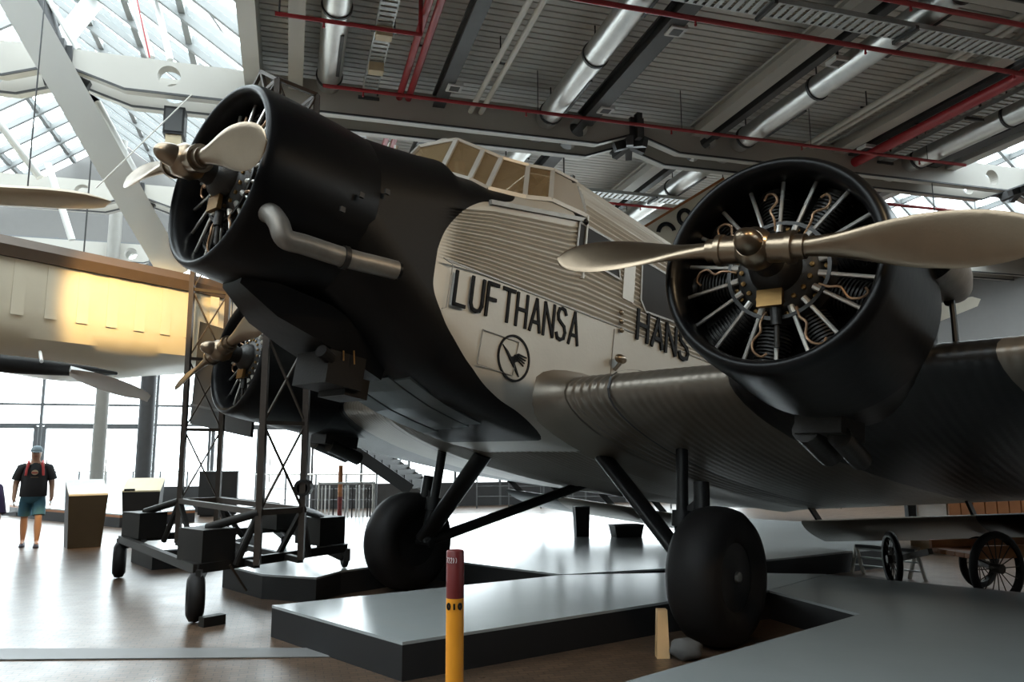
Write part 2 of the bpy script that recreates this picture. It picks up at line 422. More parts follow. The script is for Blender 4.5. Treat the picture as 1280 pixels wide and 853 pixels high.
def pipe_b(v, z, r, ua, ub, label, m='red'):
    t = thing('sprinkler_branch', label, 'pipe', hall(ua, v, z))
    q = MB(); q.tube([hall(ua, v, z) - t.location, hall((ua + ub) / 2, v, z) - t.location, hall(ub, v, z) - t.location], r, 8); q.build('pipe', m, t, 40)
    if ub < 2: c = MB(); c.tube([hall(ub - .02, v, z) - t.location, hall(ub - .02, v, 7.84) - t.location], r, 8); c.build('riser', m, t, 40); c = MB(); c.tube([hall(ua + .05, v, z) - t.location, hall(ua + .05, v, 7.84) - t.location], .01, 6); c.build('hanger', 'joint', t)
    u = ua + .6
    while u < ub - .2:
        c = MB(); c.tube([hall(u, v, z) - t.location, hall(u, v, z - .07) - t.location], .014, 6); c.ball(hall(u, v, z - .085) - t.location, .02, 8, 5); c.build('sprinkler_head', 'red', t)
        if all(abs(u + .2 - k) > .27 for k in CLEAR_U): c = MB(); c.tube([hall(u + .2, v, z) - t.location, hall(u + .2, v, 7.82) - t.location], .007, 5); c.build('hanger', 'joint', t)
        u += 2.6
pipe_b(11.25, 7.10, .030, .3, 12.4, 'long thin red sprinkler pipe along the twin roof beam')
pipe_b(8.12, 7.10, .034, 1.6, 10.5, 'thin red sprinkler pipe crossing the silver ducts in mid bay')
pipe_b(9.45, 7.10, .028, -.36, 1.50, 'short red sprinkler pipe ending beside the glazed roof edge')
pipe_b(15.2, 7.10, .030, 1.6, 12.4, 'red sprinkler pipe in the bay behind the cockpit')
pipe_b(13.1, 6.90, .035, 8.6, 20, 'red pipe under the rear of the twin beam behind port engine')
pipe_b(7.10, 7.10, .034, 4.0, 12.4, 'red sprinkler pipe in the bay above the cable tray')
def tray_(p, q, w, label, z):
    t = thing('cable_tray', label, 'cable tray', p)
    d = (q - p); L = d.length; d.normalize(); sd = d.cross(V((0, 0, 1)))
    b = MB(); n = int(L / .12)
    for k in (-1, 1): b.bar(sd * (k * w / 2), d * L + sd * (k * w / 2), .02, .07)
    b.build('side_rail', 'tray', t)
    b = MB()
    for i in range(n): b.bar(d * (i * .12) - sd * (w / 2) - V((0, 0, .03)), d * (i * .12) + sd * (w / 2) - V((0, 0, .03)), .07, .012)
    ob = b.build('rung_bed', 'tray', t); ob['kind'] = 'stuff'
    b = MB()
    for k in range(5): b.tube([sd * (w * (k - 2) / 6), d * L + sd * (w * (k - 2) / 6)], .02, 6)
    b.build('cable_bundle', 'white_pipe', t)
    i = .8
    while i < L:
        b = MB(); b.bar(d * i - sd * (w / 2 + .06) - V((0, 0, .06)), d * i + sd * (w / 2 + .06) - V((0, 0, .06)), .05, .05); 
        ub_ = (p + d * i).dot(HB)
        if abs(d.dot(HA)) > .9 or all(abs(ub_ - k) > .27 for k in CLEAR_U): b.bar(d * i + sd * (w / 2 + .03), d * i + sd * (w / 2 + .03) + V((0, 0, 7.85 - z)), .03, .03)
        b.build('bracket', 'darkbeam', t)
        i += 2.1
tray_(hall(1.05, V0 + .2, 7.40), hall(1.05, V1 - .2, 7.40), .22, 'galvanised cable tray between silver duct and red mains', 7.40)
tray_(hall(2.6, 7.62, 7.09), hall(12.6, 7.62, 7.09), .30, 'perforated cable tray crossing above the port propeller', 7.09)
tray_(hall(11.2, V0 + .2, 7.36), hall(11.2, V1 - .2, 7.36), .26, 'cable tray beside the thick red fire main', 7.36)
tray_(hall(2.4, 14.6, 7.09), hall(12.0, 14.6, 7.09), .30, 'cable tray in the bay behind the cockpit roof', 7.09)
# junction boxes on the first tray, square ceiling speakers
for v, w_ in ((9.9, 'furthest from the twin beam'), (10.9, 'closest to the twin beam')):
    tag(MB().box((0, 0, 0), (.22, .16, .14), Matrix.Rotation(AZ, 3, 'Z')).build('junction_box', 'panel_cream', None, 0, hall(1.05, v, 7.30)), 'small yellowish junction box under the cable tray, ' + w_, 'box', 'junction boxes under the tray')
for k, (px, py, lab) in enumerate(((568, 109, 'beside the dark purlin next to red mains'), (757, 137, 'at the end of the slotted dark purlin'), (845, 38, 'high beside the slotted dark purlin'), (1047, 77, 'beside the duct above the port propeller'), (1083, 185, 'above the rim of the port cowling'))):
    p = on_z(px, py, 7.33)
    t = thing('ceiling_speaker', 'square white ceiling speaker ' + lab, 'speaker', p, AZ)
    MB().box((0, 0, 0), (.24, .24, .06)).build('housing', 'white', t)
    MB().box((0, 0, -.032), (.15, .15, .006)).build('grille', 'darkbeam', t)
    MB().bar((0, 0, .03), (0, 0, .5), .03).build('rod', 'joint', t)

# ---- glazed gable roofs either side of the deck
def skylight(name, ua, ub, label):
    t = thing(name, label, 'skylight'); del t['category']; t['kind'] = 'structure'
    ur = (ua + ub) / 2; z0, zr = 7.80, 11.0
    step = .95; va, vb = V0 + .5, V1 + .4
    bar_me = {}; pane_me = {}
    for si, (us, ue) in enumerate(((ua, ur), (ub, ur))):
        a = hall(us, 0, z0); b = hall(ue, 0, zr); d = b - a
        q = MB(); q.bar((0, 0, 0), d, .09, .24); bar_me[si] = q.mesh('glazing_bar', 'bar')
        N = 4; q = MB(); e = d / N
        q.prism([HA * .05, e + HA * .05, e + HA * (step - .05), HA * (step - .05)], d.cross(HA).normalized() * .02); pane_me[si] = q.mesh('pane', 'glass')
        v = va
        while v < vb:
            link('glazing_bar', bar_me[si], t, a + HA * v)
            for k in range(N): link('pane', pane_me[si], t, a + HA * v + e * k)
            v += step
        for k in range(N + 1):
            q = MB(); p = a + e * k; q.bar(p + HA * va, p + HA * vb, .10 if k % 4 else .2, .14); q.build('glazing_purlin', 'bar', t)
    return t
skylight('window_1', -.75, -9.75, 'long glazed gable roof over the left side of the hall')
skylight('window_2', 12.85, 20.05, 'glazed gable roof beyond the metal deck on the right')
# solid closing of the roof behind the camera, where the glass stops, and the gable ends
for ua, ub in ((-.75, -9.75), (12.85, 20.05)):
    q = MB(); ur = (ua + ub) / 2
    q.prism([hall(ua, V0, 7.86), hall(ub, V0, 7.86), hall(ub, V0 + .4, 7.86), hall(ua, V0 + .4, 7.86)], (0, 0, .1))
    q.prism([hall(ua, V0, 7.86), hall(ub, V0, 7.86), hall(ur, V0, 11.0)], HA * .1)
    q.prism([hall(ua, V1 + .5, 7.86), hall(ub, V1 + .5, 7.86), hall(ur, V1 + .5, 11.0)], HA * .1)
    q.build('roof_closing', 'walldark', ceil)
portal('skylight_portal', hall(-5.25, 7, 7.84), HB, HA, 9.0, 34)
portal('skylight_portal', hall(16.45, 7, 7.84), HB, HA, 7.2, 34)
portal('window_portal', hall(2.0, VW + .1, 3.9), (0, 0, 1), HB, 7.8, 26)

# ---- raking square strut, columns and braces by the left node
def uvz(px, py, v): u, z = on_v(px, py, v); return hall(u, v, z)
q = MB(); q.bar(uvz(8, -24, 11.0), uvz(218, 343, 13.5), .44, .26, up=HA); struct(q.build('trim_1', 'beam_light'), 'raking square steel strut through the beam node')
q = MB(); q.tube([uvz(30, -60, 12.9), uvz(73, 82, 12.9)], .17, 16); struct(q.build('trim_2', 'joint', None, 40), 'dark round brace meeting the beam node')
q = MB(); cu, cz = on_v(150, 200, 23.2); q.tube([hall(cu, 23.2, 0), hall(cu, 23.2, 10.5)], .17, 18); struct(q.build('trim_3', 'column', None, 40), 'grey round column behind the hanging aircraft')
k = 4
for a_, b_, v, r, m in (((52, -15), (98, 62), 12.8, .045, 'beam_light'), ((190, -20), (213, 75), 12.5, .05, 'beam_light'), ((240, -15), (302, 75), 12.4, .018, 'joint'), ((302, 75), (314, 92), 12.4, .05, 'joint'), ((160, -15), (189, 72), 12.9, .06, 'beam_light'), ((122, 128), (172, 222), 12.9, .06, 'beam_light'), ((-8, 145), (50, 222), 13.5, .06, 'beam_light'), ((150, -40), (62, 70), 14.5, .16, 'white'), ((168, -15), (187, 72), 12.7, .012, 'red'), ((243, -10), (250, 60), 14.0, .05, 'beam_light'), ((60, 205), (90, 300), 17.5, .07, 'beam_light')):
    q = MB(); q.tube([uvz(*a_, v), uvz(*b_, v)], r, 10); struct(q.build('trim_%d' % k, m, None, 40)); k += 1
q = MB(); cu, cz = on_v(182, 540, 22.6); q.tube([hall(cu, 22.6, 0), hall(cu, 22.6, 7.0)], .20, 18); struct(q.build('trim_30', 'joint', None, 40), 'dark round column in front of the glazed doors')
# hanging box below the beam and the thin stay wire
t = thing('hanging_speaker', 'dark grey box loudspeaker hung under the light roof beam', 'speaker', uvz(218, 172, 12.3))
MB().box((0, 0, .22), (.30, .3, .44), Matrix.Rotation(AZ, 3, 'Z')).build('cabinet', 'plinth', t); MB().box(HA * -.155 + V((0, 0, .22)), (.24, .02, .36), Matrix.Rotation(AZ, 3, 'Z')).build('grille', 'darkbeam', t)
MB().box((0, 0, -.1), (.22, .25, .2), Matrix.Rotation(AZ, 3, 'Z')).build('mount', 'panel_cream', t)
q = MB(); q.tube([uvz(240, 118, 11.5), uvz(120, 235, 11.5)], .009, 6); tag(q.build('stay_wire', 'white_pipe'), 'thin pale stay wire behind the nose propeller', 'wire')

# ---- window wall at the back
win = thing('window_3', 'tall bright window wall with glazed doors', 'w'); del win['category']; win['kind'] = 'structure'
us = [-10.9 + i * 1.45 for i in range(19)]
rows_sill = [(.75, 2.45), (2.45, 3.0), (3.0, 5.3), (5.3, 7.7)]
mulv = MB(); mulv.bar((0, 0, 0), (0, 0, 7.75), .07, .12, up=HA); mulv_me = mulv.mesh('mullion', 'mullion')
panes = {}
for i, u in enumerate(us):
    link('mullion', mulv_me, win, hall(u, VW, 0))
    if i == len(us) - 1: break
    door = i in (2, 3, 4, 6, 7)
    for j, (za, zb) in enumerate(rows_sill):
        if door and j == 0: za = .06
        key = (j, door)
        if key not in panes:
            q = MB(); q.prism([HB * .04, HB * 1.41, HB * 1.41 + V((0, 0, zb - za - .05)), HB * .04 + V((0, 0, zb - za - .05))], HA * .02); panes[key] = q.mesh('pane', 'glass')
        link('pane', panes[key], win, hall(u, VW, za + .025))
        q = MB(); q.bar(hall(u, VW, zb), hall(u + 1.45, VW, zb), .10, .06); q.build('transom', 'mullion', win)
    if not door:
        q = MB(); q.prism([hall(u, VW - .05, 0), hall(u + 1.45, VW - .05, 0), hall(u + 1.45, VW + .1, 0), hall(u, VW + .1, 0)], (0, 0, .72)); q.build('sill_panel', 'sillwall', win)
    else:
        q = MB()
        for uu in (u + .10, u + 1.35): q.bar(hall(uu, VW - .03, .02), hall(uu, VW - .03, 2.40), .10, .09, up=HA)
        q.bar(hall(u + .1, VW - .03, 2.38), hall(u + 1.35, VW - .03, 2.38), .09, .09); q.bar(hall(u + .1, VW - .03, .06), hall(u + 1.35, VW - .03, .06), .09, .10)
        df = q.build('door_frame', 'mullion', win)
        MB().tube([hall(u + .25, VW - .12, .8), hall(u + .25, VW - .12, 1.5)], .02, 8).build('door_handle', 'steel', df)
q = MB(); q.prism([hall(us[-1], VW, 0), hall(U1, VW, 0), hall(U1, VW + .2, 0), hall(us[-1], VW + .2, 0)], (0, 0, 8.2)); q.build('end_wall', 'walldark', win)
# pale terrace outside the glass so the light floor meets daylight
q = MB(); q.prism([hall(U0 - 20, VW + .4, -.25), hall(U1 + 20, VW + .4, -.25), hall(U1 + 20, VW + 60, -.25), hall(U0 - 20, VW + 60, -.25)], (0, 0, .05)); struct(q.build('terrace', 'stair'), 'pale terrace outside the window wall')

# ---- low exhibit platforms
def platform(pix, z, label, group=None):
    pts = [V((q_[1], q_[2], z)) if q_[0] == 'w' else on_z(q_[0], q_[1], z) for q_ in pix]; o = pts[0].copy(); o.z = 0
    t = thing('exhibit_platform', label, 'platform', o, 0, group)
    def flat(zz, ins=0):
        c = sum((p for p in pts), V()) / len(pts)
        return [V((p.x - o.x, p.y - o.y, zz)) for p in pts]
    q = MB(); q.prism(flat(.0), (0, 0, z - .022)); q.build('skirt', 'platform_side', t)
    q = MB(); q.prism(flat(z - .022), (0, 0, .022)); q.build('top_board', 'platform', t)
    return t
PZ = .27
platform([(340, 757), (503, 803), (835, 752), (962, 738), (1033, 718), (880, 715.5), (703, 719)], PZ, 'grey topped black platform between the two landing wheels')
platform([(962, 738.4), (1075, 768), (780, 853), (690, 882), (900, 1000), (1500, 1000), (1500, 762), (1280, 741), (1034, 718.4)], PZ, 'grey topped platform beside the port wheel pit and cart')
platform([(279, 706), (328, 718), ('w', -2.15, 8.70), ('w', -1.99, 9.19), ('w', -1.03, 10.24), ('w', -.48, 9.75), (586, 704), (703, 718.4), (880, 708), (1115, 684), (1120, 660), (900, 646), (600, 642), (420, 648), (350, 668)], PZ, 'large bright grey platform behind both landing wheels')
platform([(165, 680), (191, 688.5), (262, 684), (318, 668), (290, 652), (205, 657)], PZ, 'small black sided platform beside the lattice tower wheel')
q = MB(); q.prism([on_z(-60, 812, .004), on_z(400, 811, .004), on_z(412, 822, .004), on_z(-60, 826, .004)], (0, 0, .006)); struct(q.build('trim_40', 'grate'), 'flat metal drain grating strip across the floor')

# ================================================================ THE AIRPLANE
# body axes: x forward, y to port (left wing), z up; origin at the axle line, 0.575 m above the floor
YAW, TH = R(42.376), R(9.0)
F0 = V((-math.sin(YAW), -math.cos(YAW), 0)); PB = V((math.cos(YAW), -math.sin(YAW), 0)); ZU = V((0, 0, 1))
FB = F0 * math.cos(TH) + ZU * math.sin(TH); UB = ZU * math.cos(TH) - F0 * math.sin(TH)
plane = thing('airplane', 'black nosed three engined corrugated metal airliner on display', 'airplane')
CG = V((.244, 8.1, 0))
plane.matrix_world = Matrix(((FB.x, PB.x, UB.x, CG.x), (FB.y, PB.y, UB.y, CG.y), (FB.z, PB.z, UB.z, CG.z), (0, 0, 0, 1)))
BO = V((FB.z, PB.z, UB.z)) * .575           # axle centre in the airplane's local axes
def b2w(x, y, z): return CG + FB * (x + BO.x) + PB * (y + BO.y) + UB * (z + BO.z)
def on_bx(px, py, x):
    d = rayd(px, py); o = OC - CG; t = (x + BO.x - o.dot(FB)) / d.dot(FB); q = o + d * t
    return V((q.dot(FB), q.dot(PB), q.dot(UB))) - BO
def on_by(px, py, y):
    d = rayd(px, py); o = OC - CG; t = (y + BO.y - o.dot(PB)) / d.dot(PB); q = o + d * t
    return V((q.dot(FB), q.dot(PB), q.dot(UB))) - BO
def ap(mb, name, m, smooth=0, loc=(0, 0, 0), rot=None): return mb.build(name, m, plane, smooth, BO + V(loc), rot)
def sub(mb, name, m, parent, smooth=0, loc=None, rot=None): return mb.build(name, m, parent, smooth, loc, rot)

# ---- paint scheme: black nose, bare metal behind a sweeping border (x as a curve of z)
def mat_fuselage():
    m = mat('fuselage_paint', (.50, .49, .455), .44, .35, .10, 3, .05, 30, spec=.2)
    nt = m.node_tree; n = nt.nodes; l = nt.links; b = n['Principled BSDF']
    tc = n.new('ShaderNodeTexCoord'); sp = n.new('ShaderNodeSeparateXYZ'); l.new(tc.outputs['Object'], sp.inputs[0])
    mr = n.new('ShaderNodeMapRange'); mr.inputs[1].default_value = 1.0; mr.inputs[2].default_value = 4.2; l.new(sp.outputs[2], mr.inputs[0])
    fc = n.new('ShaderNodeFloatCurve'); c = fc.mapping.curves[0]
    pts = [(1.0, .75), (1.187, 1.357), (1.251, 1.623), (1.386, 1.935), (1.575, 2.196), (1.784, 2.399), (2.048, 2.514), (2.287, 2.511), (2.57, 2.408), (2.832, 2.159), (2.95, 1.9), (3.05, 1.72), (3.2, 1.65), (3.5, 1.65), (4.2, 1.65)]
    pn = [((z - 1.0) / 3.2, x / 4.0) for z, x in pts]
    while len(c.points) < len(pn): c.points.new(.5, .5)
    for i, (a, v) in enumerate(pn): c.points[i].location = (a, v); c.points[i].handle_type = 'AUTO_CLAMPED'
    fc.mapping.update(); l.new(mr.outputs[0], fc.inputs['Value'])
    ml = n.new('ShaderNodeMath'); ml.operation = 'MULTIPLY'; ml.inputs[1].default_value = 4.0; l.new(fc.outputs[0], ml.inputs[0])
    gt = n.new('ShaderNodeMath'); gt.operation = 'GREATER_THAN'; l.new(sp.outputs[0], gt.inputs[0]); l.new(ml.outputs[0], gt.inputs[1])
    src = b.inputs['Base Color'].links[0].from_socket
    mx = n.new('ShaderNodeMix'); mx.data_type = 'RGBA'; l.new(gt.outputs[0], mx.inputs[0]); l.new(src, mx.inputs[6]); mx.inputs[7].default_value = (.0045, .0045, .005, 1)
    l.new(mx.outputs[2], b.inputs['Base Color'])
    iv = n.new('ShaderNodeMapRange'); iv.inputs[3].default_value = .35; iv.inputs[4].default_value = 0; l.new(gt.outputs[0], iv.inputs[0]); l.new(iv.outputs[0], b.inputs['Metallic'])
    return m
M['fuselage'] = mat_fuselage()

ST = [  # x, half width, side top, crown, belly, bottom corner radius
    (3.22, .735, 2.475, 3.21, 1.745, .73), (2.85, .765, 2.58, 3.26, 1.56, .62), (2.55, .80, 2.66, 3.31, 1.40, .52), (2.37, .825, 2.70, 3.354, 1.31, .46),
    (2.0, .855, 2.82, 3.5, 1.18, .38), (1.5, .86, 2.95, 3.7, 1.09, .32), (.9, .86, 3.1, 3.9, 1.03, .26), (.72, .86, 3.2, 4.0, 1.02, .25), (-2.5, .86, 3.2, 4.0, 1.0, .25),
    (-5, .80, 3.15, 3.9, 1.08, .3), (-8, .6, 2.95, 3.6, 1.5, .3), (-11, .34, 2.75, 3.2, 2.0, .25), (-12.8, .12, 2.65, 2.95, 2.3, .1)]
SILL = [(2.37, 0, 3.354), (2.243, .38, 3.21), (2.07, .58, 3.156), (1.94, .68, 3.10), (1.548, .78, 3.157), (1.248, .83, 3.247), (.74, .86, 3.28)]
N1, N2, N3, N4, N5 = 110, 130, 14, 8, 6
def section(x):
    w, zs, zc, zb, rb = interp(ST, x)
    pts = []                                   # crown -> belly, port half
    cock = .735 < x <= 2.37
    if cock:
        ys, zl = interp(SILL, x)
    # arc from the top end to (w, zs)
    t_end = math.pi / 2
    h = zc - zs
    if cock:
        h = max(.05, (zl - zs) / max(.06, math.sqrt(max(0, 1 - (ys / w) ** 2))) if ys < w - .005 else .2)
        t_end = math.acos(min(1, ys / w))
    for i in range(N1):
        t = lerp(t_end, 0, i / N1); pts.append((w * math.cos(t), zs + h * math.sin(t)))
    zc2 = max(min(2.21 + (2.5 - x) * .05, zs - .05), zb + rb + .02) if x > -6 else (zs + zb + rb) / 2
    for i in range(N2): pts.append((w, lerp(zs, zc2, i / N2)))
    for i in range(N3): pts.append((w, lerp(zc2, zb + rb, i / N3)))
    for i in range(N4):
        t = math.pi / 2 * i / N4; pts.append((w - rb + rb * math.cos(t), zb + rb - rb * math.sin(t)))
    for i in range(N5 + 1): pts.append(((w - rb) * (1 - i / N5), zb))
    out = []
    amp = .011
    for i, (y, z) in enumerate(pts):
        o = 0.0
        if x < 2.45:
            if i < N1 and not cock and x < .73: o = amp * math.sin(i / N1 * 21 * 2 * math.pi)
            elif N1 <= i < N1 + N2: o = amp * math.sin((i - N1) / N2 * 17 * 2 * math.pi) * (1 if x < 2.3 else (2.45 - x) / .15)
        j0, j1 = pts[max(i - 1, 0)], pts[min(i + 1, len(pts) - 1)]
        ny, nz = -(j1[1] - j0[1]), (j1[0] - j0[0]); L = math.hypot(ny, nz) or 1
        out.append((y + o * ny / L, z + o * nz / L))
    return out
xs = [3.22, 3.0, 2.85, 2.7, 2.55, 2.46, 2.40, 2.37, 2.34, 2.30, 2.243, 2.16, 2.07, 2.0, 1.94, 1.8, 1.7, 1.548, 1.4, 1.248, 1.1, .95, .8, .736, .72, .5, 0, -.6, -1.2, -2, -2.5, -3.2, -4, -5, -6, -7, -8, -9, -10, -11, -12, -12.8]
mb = MB(); half = [section(x) for x in xs]; n = len(half[0])
vs = []; fs = []
for s in (1, -1):
    k = len(vs)
    for x, hs in zip(xs, half): vs += [(x, s * y, z) for y, z in hs]
    for i in range(len(xs) - 1):
        for j in range(n - 1): a = k + i * n + j; fs.append((a, a + 1, a + n + 1, a + n))
mb.add(vs, fs)
fus = ap(mb, 'fuselage', 'fuselage', 35)
# panel seams, rivet strip and step rail on the flank
YS = .866
def seam(pts, w=.006, m='alu_dark', name='panel_seam'):
    q = MB()
    for a, b in zip(pts, pts[1:]): q.bar((a[0], YS, a[1]), (b[0], YS, b[1]), .008, w, up=(0, 0, 1) if abs(a[0] - b[0]) > abs(a[1] - b[1]) else (1, 0, 0))
    return sub(q, name, m, fus)
seam([(2.49, 2.21), (2.385, 2.19), (2.395, 1.82), (2.44, 1.80)]); seam([(1.967, 1.76), (1.518, 1.77), (1.554, 1.461), (1.985, 1.462), (1.967, 1.76)])
seam([(.13, 2.28), (.15, 1.45)]); seam([(2.45, 2.205), (-2.5, 2.45)], .014)
q = MB(); q.bar((2.05, .862, 2.88), (.76, .870, 3.225), .03, .04); sub(q, 'sill_rail', 'alu_dark', fus)
q = MB(); q.ball((.76, .885, 3.20), .032, 10, 6); sub(q, 'rail_end_hook', 'black', fus, 40)
q = MB(); q.bar((.73, .868, 2.62), (.73, .868, 3.28), .05, .02, up=(1, 0, 0)); sub(q, 'seam_strip', 'alu', fus)

# ---- nose cowling, three engines
def cowl_profile(r0, r1, L, lip=.10):
    pr = []
    for i in range(9):            # rolled lip
        t = math.pi * (1 - i / 8); pr.append((-lip * .55 + lip * .55 * math.sin(t), (r0 + r1) / 2 - .02 + (r1 - r0 - .04) / 2 * -math.cos(math.pi - t) * -1))
    return pr
def cowling(L, r_in, r_out, r_rear, name, loc, rot, dirt='black'):
    c = (r_in + r_out) / 2; h = (r_out - r_in) / 2
    prof = [(-L * .92, r_rear - .03), (-.3, r_in + .02), (-.12, r_in)]
    for i in range(1, 9):
        t = math.pi * (i / 8); prof.append((-.10 + .10 * math.sin(t), c - h * math.cos(t)))
    prof += [(-.25, r_out + .012), (-.5, r_out + .02), (-L * .75, (r_out + r_rear) / 2 + .012), (-L, r_rear), (-L, r_rear - .025), (-L * .92, r_rear - .03)]
    q = MB(); q.lathe(prof, 72); return ap(q, name, dirt, 50, loc, rot)
def engine(loc, rot, spin, nm):
    """nine cylinder radial, axis along local x, front face of the crankcase at x = 0"""
    q = MB()
    q.lathe([(-.42, .34), (-.12, .34), (-.08, .30), (-.04, .28), (0, .25), (.02, .17), (.10, .15), (.14, .10), (.30, .075), (.30, 0.001)], 36)
    eng = ap(q, 'engine_crankcase', 'iron', 40, loc, rot)
    q = MB(); q.lathe([(-.43, .72), (-.43, .001)], 36); sub(q, 'baffle', 'iron', eng)
    cyl = MB()
    for k in range(9):
        pass
    cy = MB(); prof = []
    for i in range(12): z = .33 + i * .024; prof += [(z, .085), (z, .11), (z + .011, .11), (z + .011, .085)]
    prof += [(.62, .08), (.64, .09), (.67, .075), (.675, .001)]
    cy.lathe(prof, 14, (-.22, 0, 0), 'z'); cy_me = cy.mesh('cylinder', 'iron', 40)
    rod = MB(); rod.tube([(-.03, -.035, .27), (-.07, -.075, .665)], .0135, 8); rod.tube([(-.03, .035, .27), (-.07, .075, .665)], .0135, 8); 
    rods = [MB(), MB()]
    rods[0].tube([(-.02, -.045, .255), (-.06, -.118, .66)], .014, 8); rods[0].tube([(-.02, -.045, .255), (-.025, -.054, .305)], .022, 8)
    rods[1].tube([(-.02, .045, .255), (-.06, .118, .66)], .014, 8); rods[1].tube([(-.02, .045, .255), (-.025, .054, .305)], .022, 8)
    rod_me = [r.mesh('pushrod', 'steel', 40) for r in rods]
    ld = MB(); pts = [(-.03, .02, .28), (.0, .03, .36), (.0, .015, .42), (-.02, .06, .48), (-.03, .05, .54), (-.05, .0, .57), (-.06, -.03, .54)]
    ld.tube(smooth_path(pts, 3), .0085, 6); ld_me = ld.mesh('ignition_lead', 'copper', 60)
    nut = MB(); nut.lathe([(0, .016), (.02, .016), (.025, .001)], 8); nut_me = nut.mesh('bolt', 'brass')
    for k in range(9):
        a = 2 * math.pi * k / 9 + spin
        for me, nn in ((cy_me, 'cylinder'), (rod_me[0], 'pushrod'), (rod_me[1], 'pushrod'), (ld_me, 'ignition_lead')):
            if nn == 'ignition_lead' and k % 4 == 3: continue
            link(nn, me, eng, None, (a, 0, 0))
    for k in range(18):
        a = 2 * math.pi * k / 18; link('bolt', nut_me, eng, (.0, .225 * math.cos(a), .225 * math.sin(a)))
    for k in range(27):
        a = 2 * math.pi * k / 27; link('bolt', nut_me, eng, (-.06, .295 * math.cos(a), .295 * math.sin(a)))
    q = MB(); q.box((.06, -.02, -.21), (.035, .16, .11)); sub(q, 'governor_plate', 'brass', eng)
    q = MB(); q.tube([(.02, 0, -.26), (.015, .01, -.38)], .035, 10); q.tube([(.015, .01, -.38), (0, .01, -.52)], .018, 10); sub(q, 'oil_sump', 'iron', eng, 40)
    q = MB(); q.lathe([(-.03, .31), (-.03, .335), (-.01, .335), (-.01, .31), (-.03, .31)], 40); sub(q, 'ignition_ring', 'iron', eng, 40)
    return eng
def propeller(loc, rot, phi, rad, label=None):
    """two blades; phi turns them in the disc, 0 = blade along local +y"""
    q = MB(); q.lathe([(-.12, .085), (-.06, .12), (.0, .125), (.06, .12), (.10, .085), (.10, .001)], 28)
    for s in (-1, 1):
        q.tube([(0, s * .08, 0), (0, s * .20, 0)], .088, 20); q.tube([(0, s * .20, 0), (0, s * .235, 0)], .100, 20); q.tube([(0, s * .235, 0), (0, s * .30, 0)], .074, 20)
    prop = ap(q, 'propeller_hub', 'polish', 40, loc, (phi, 0, 0) if rot is None else None)
    if rot is not None:
        prop.rotation_euler = (Matrix.Rotation(rot[2], 3, 'Z') @ Matrix.Rotation(phi, 3, 'X')).to_euler()
    q = MB(); q.lathe([(.08, .088)] + [(.10 + .14 * math.sin(t * math.pi / 16), .082 * math.cos(t * math.pi / 16)) for t in range(0, 9)], 24); sub(q, 'spinner', 'polish', prop, 60)
    for s in (1, -1):
        q = MB(); rings = []; NS = 34
        for i in range(NS + 1):
            f = i / NS; r = lerp(.26, rad, f)
            if f < .62: c = lerp(.115, .30, (math.sin(math.pi * (f / .62 - .5)) + 1) / 2)
            else: c = .30 * math.sqrt(max(0, 1 - ((f - .62) / .381) ** 2.3)) + .003
            th = lerp(.115, .05, min(1, f / .35)) if f < .35 else lerp(.05, .014, (f - .35) / .65)
            tw = R(lerp(52, 17, f ** .7))            # blade angle from the disc plane
            ring = []
            for k in range(16):
                a = 2 * math.pi * k / 16; cx = c / 2 * math.cos(a); ct = th / 2 * math.sin(a)
                # chord axis: in disc plane (z) rotated towards x by the blade angle
                z = cx * math.cos(tw) - ct * math.sin(tw); x = cx * math.sin(tw) + ct * math.cos(tw)
                ring.append((x, s * r, s * z))
            rings.append(ring)
        q.loft(rings); sub(q, 'blade', 'polish', prop, 50)
    return prop

# nose
cowling(.95, .645, .735, .755, 'nose_cowling', (4.05, 0, 2.475), (0, 0, 0))
engine((3.93, 0, 2.475), (0, 0, 0), .1, 'nose'); propeller((4.26, 0, 2.475), (0, 0, 0), R(-9), 1.17)
q = MB(); q.lathe([(3.14, .72), (3.05, .66), (3.05, .001)], 48, (0, 0, 2.475)); ap(q, 'nose_firewall', 'iron')
# chin fairing, oil cooler and top scoop
q = MB(); rings = []
for x, w, zt, zb in ((3.75, .16, 1.80, 1.70), (3.45, .26, 1.75, 1.52), (3.1, .34, 1.7, 1.42), (2.8, .36, 1.6, 1.34), (2.45, .30, 1.45, 1.26)):
    rings.append([(x, -w, zt), (x, w, zt), (x, w * .8, zb), (x, -w * .8, zb)])
q.loft(rings); ap(q, 'chin_fairing', 'black', 60)
for k, (ya, yb) in enumerate(((-.52, -.30), (-.28, -.04), (-.02, .24), (.26, .46))):
    q = MB(); dz = (.012, 0, .010, .002)[k]
    q.loft([[(x, ya, interp(ST, x)[3] - .012 - dz), (x, yb, interp(ST, x)[3] - .012 - dz * .4), (x, yb, interp(ST, x)[3] + .01), (x, ya, interp(ST, x)[3] + .01)] for x in (2.48 - .05 * k, 2.2, 1.9, 1.6, 1.28 + .06 * k)]); ap(q, 'belly_panel', 'belly')
q = MB(); q.box((2.86, .10, 1.24), (.34, .46, .26)); q.box((2.70, .10, 1.14), (.22, .36, .16)); q.tube([(3.0, .30, 1.30), (3.12, .34, 1.33)], .05, 12)
ap(q, 'oil_cooler', 'rubber')
q = MB(); q.tube([(2.92, .34, 1.38), (2.92, .36, 1.30)], .006, 6); q.tube([(2.84, .36, 1.40), (2.83, .38, 1.29)], .006, 6); ap(q, 'oil_line', 'brass')
q = MB(); rings = []
for x, w, h in ((3.62, .10, .06), (3.5, .15, .12), (3.2, .15, .11), (2.9, .06, .02)): rings.append([(x, -w - .1, 3.18), (x, -w - .1, 3.2 + h), (x, w - .1, 3.2 + h), (x, w - .1, 3.18)])
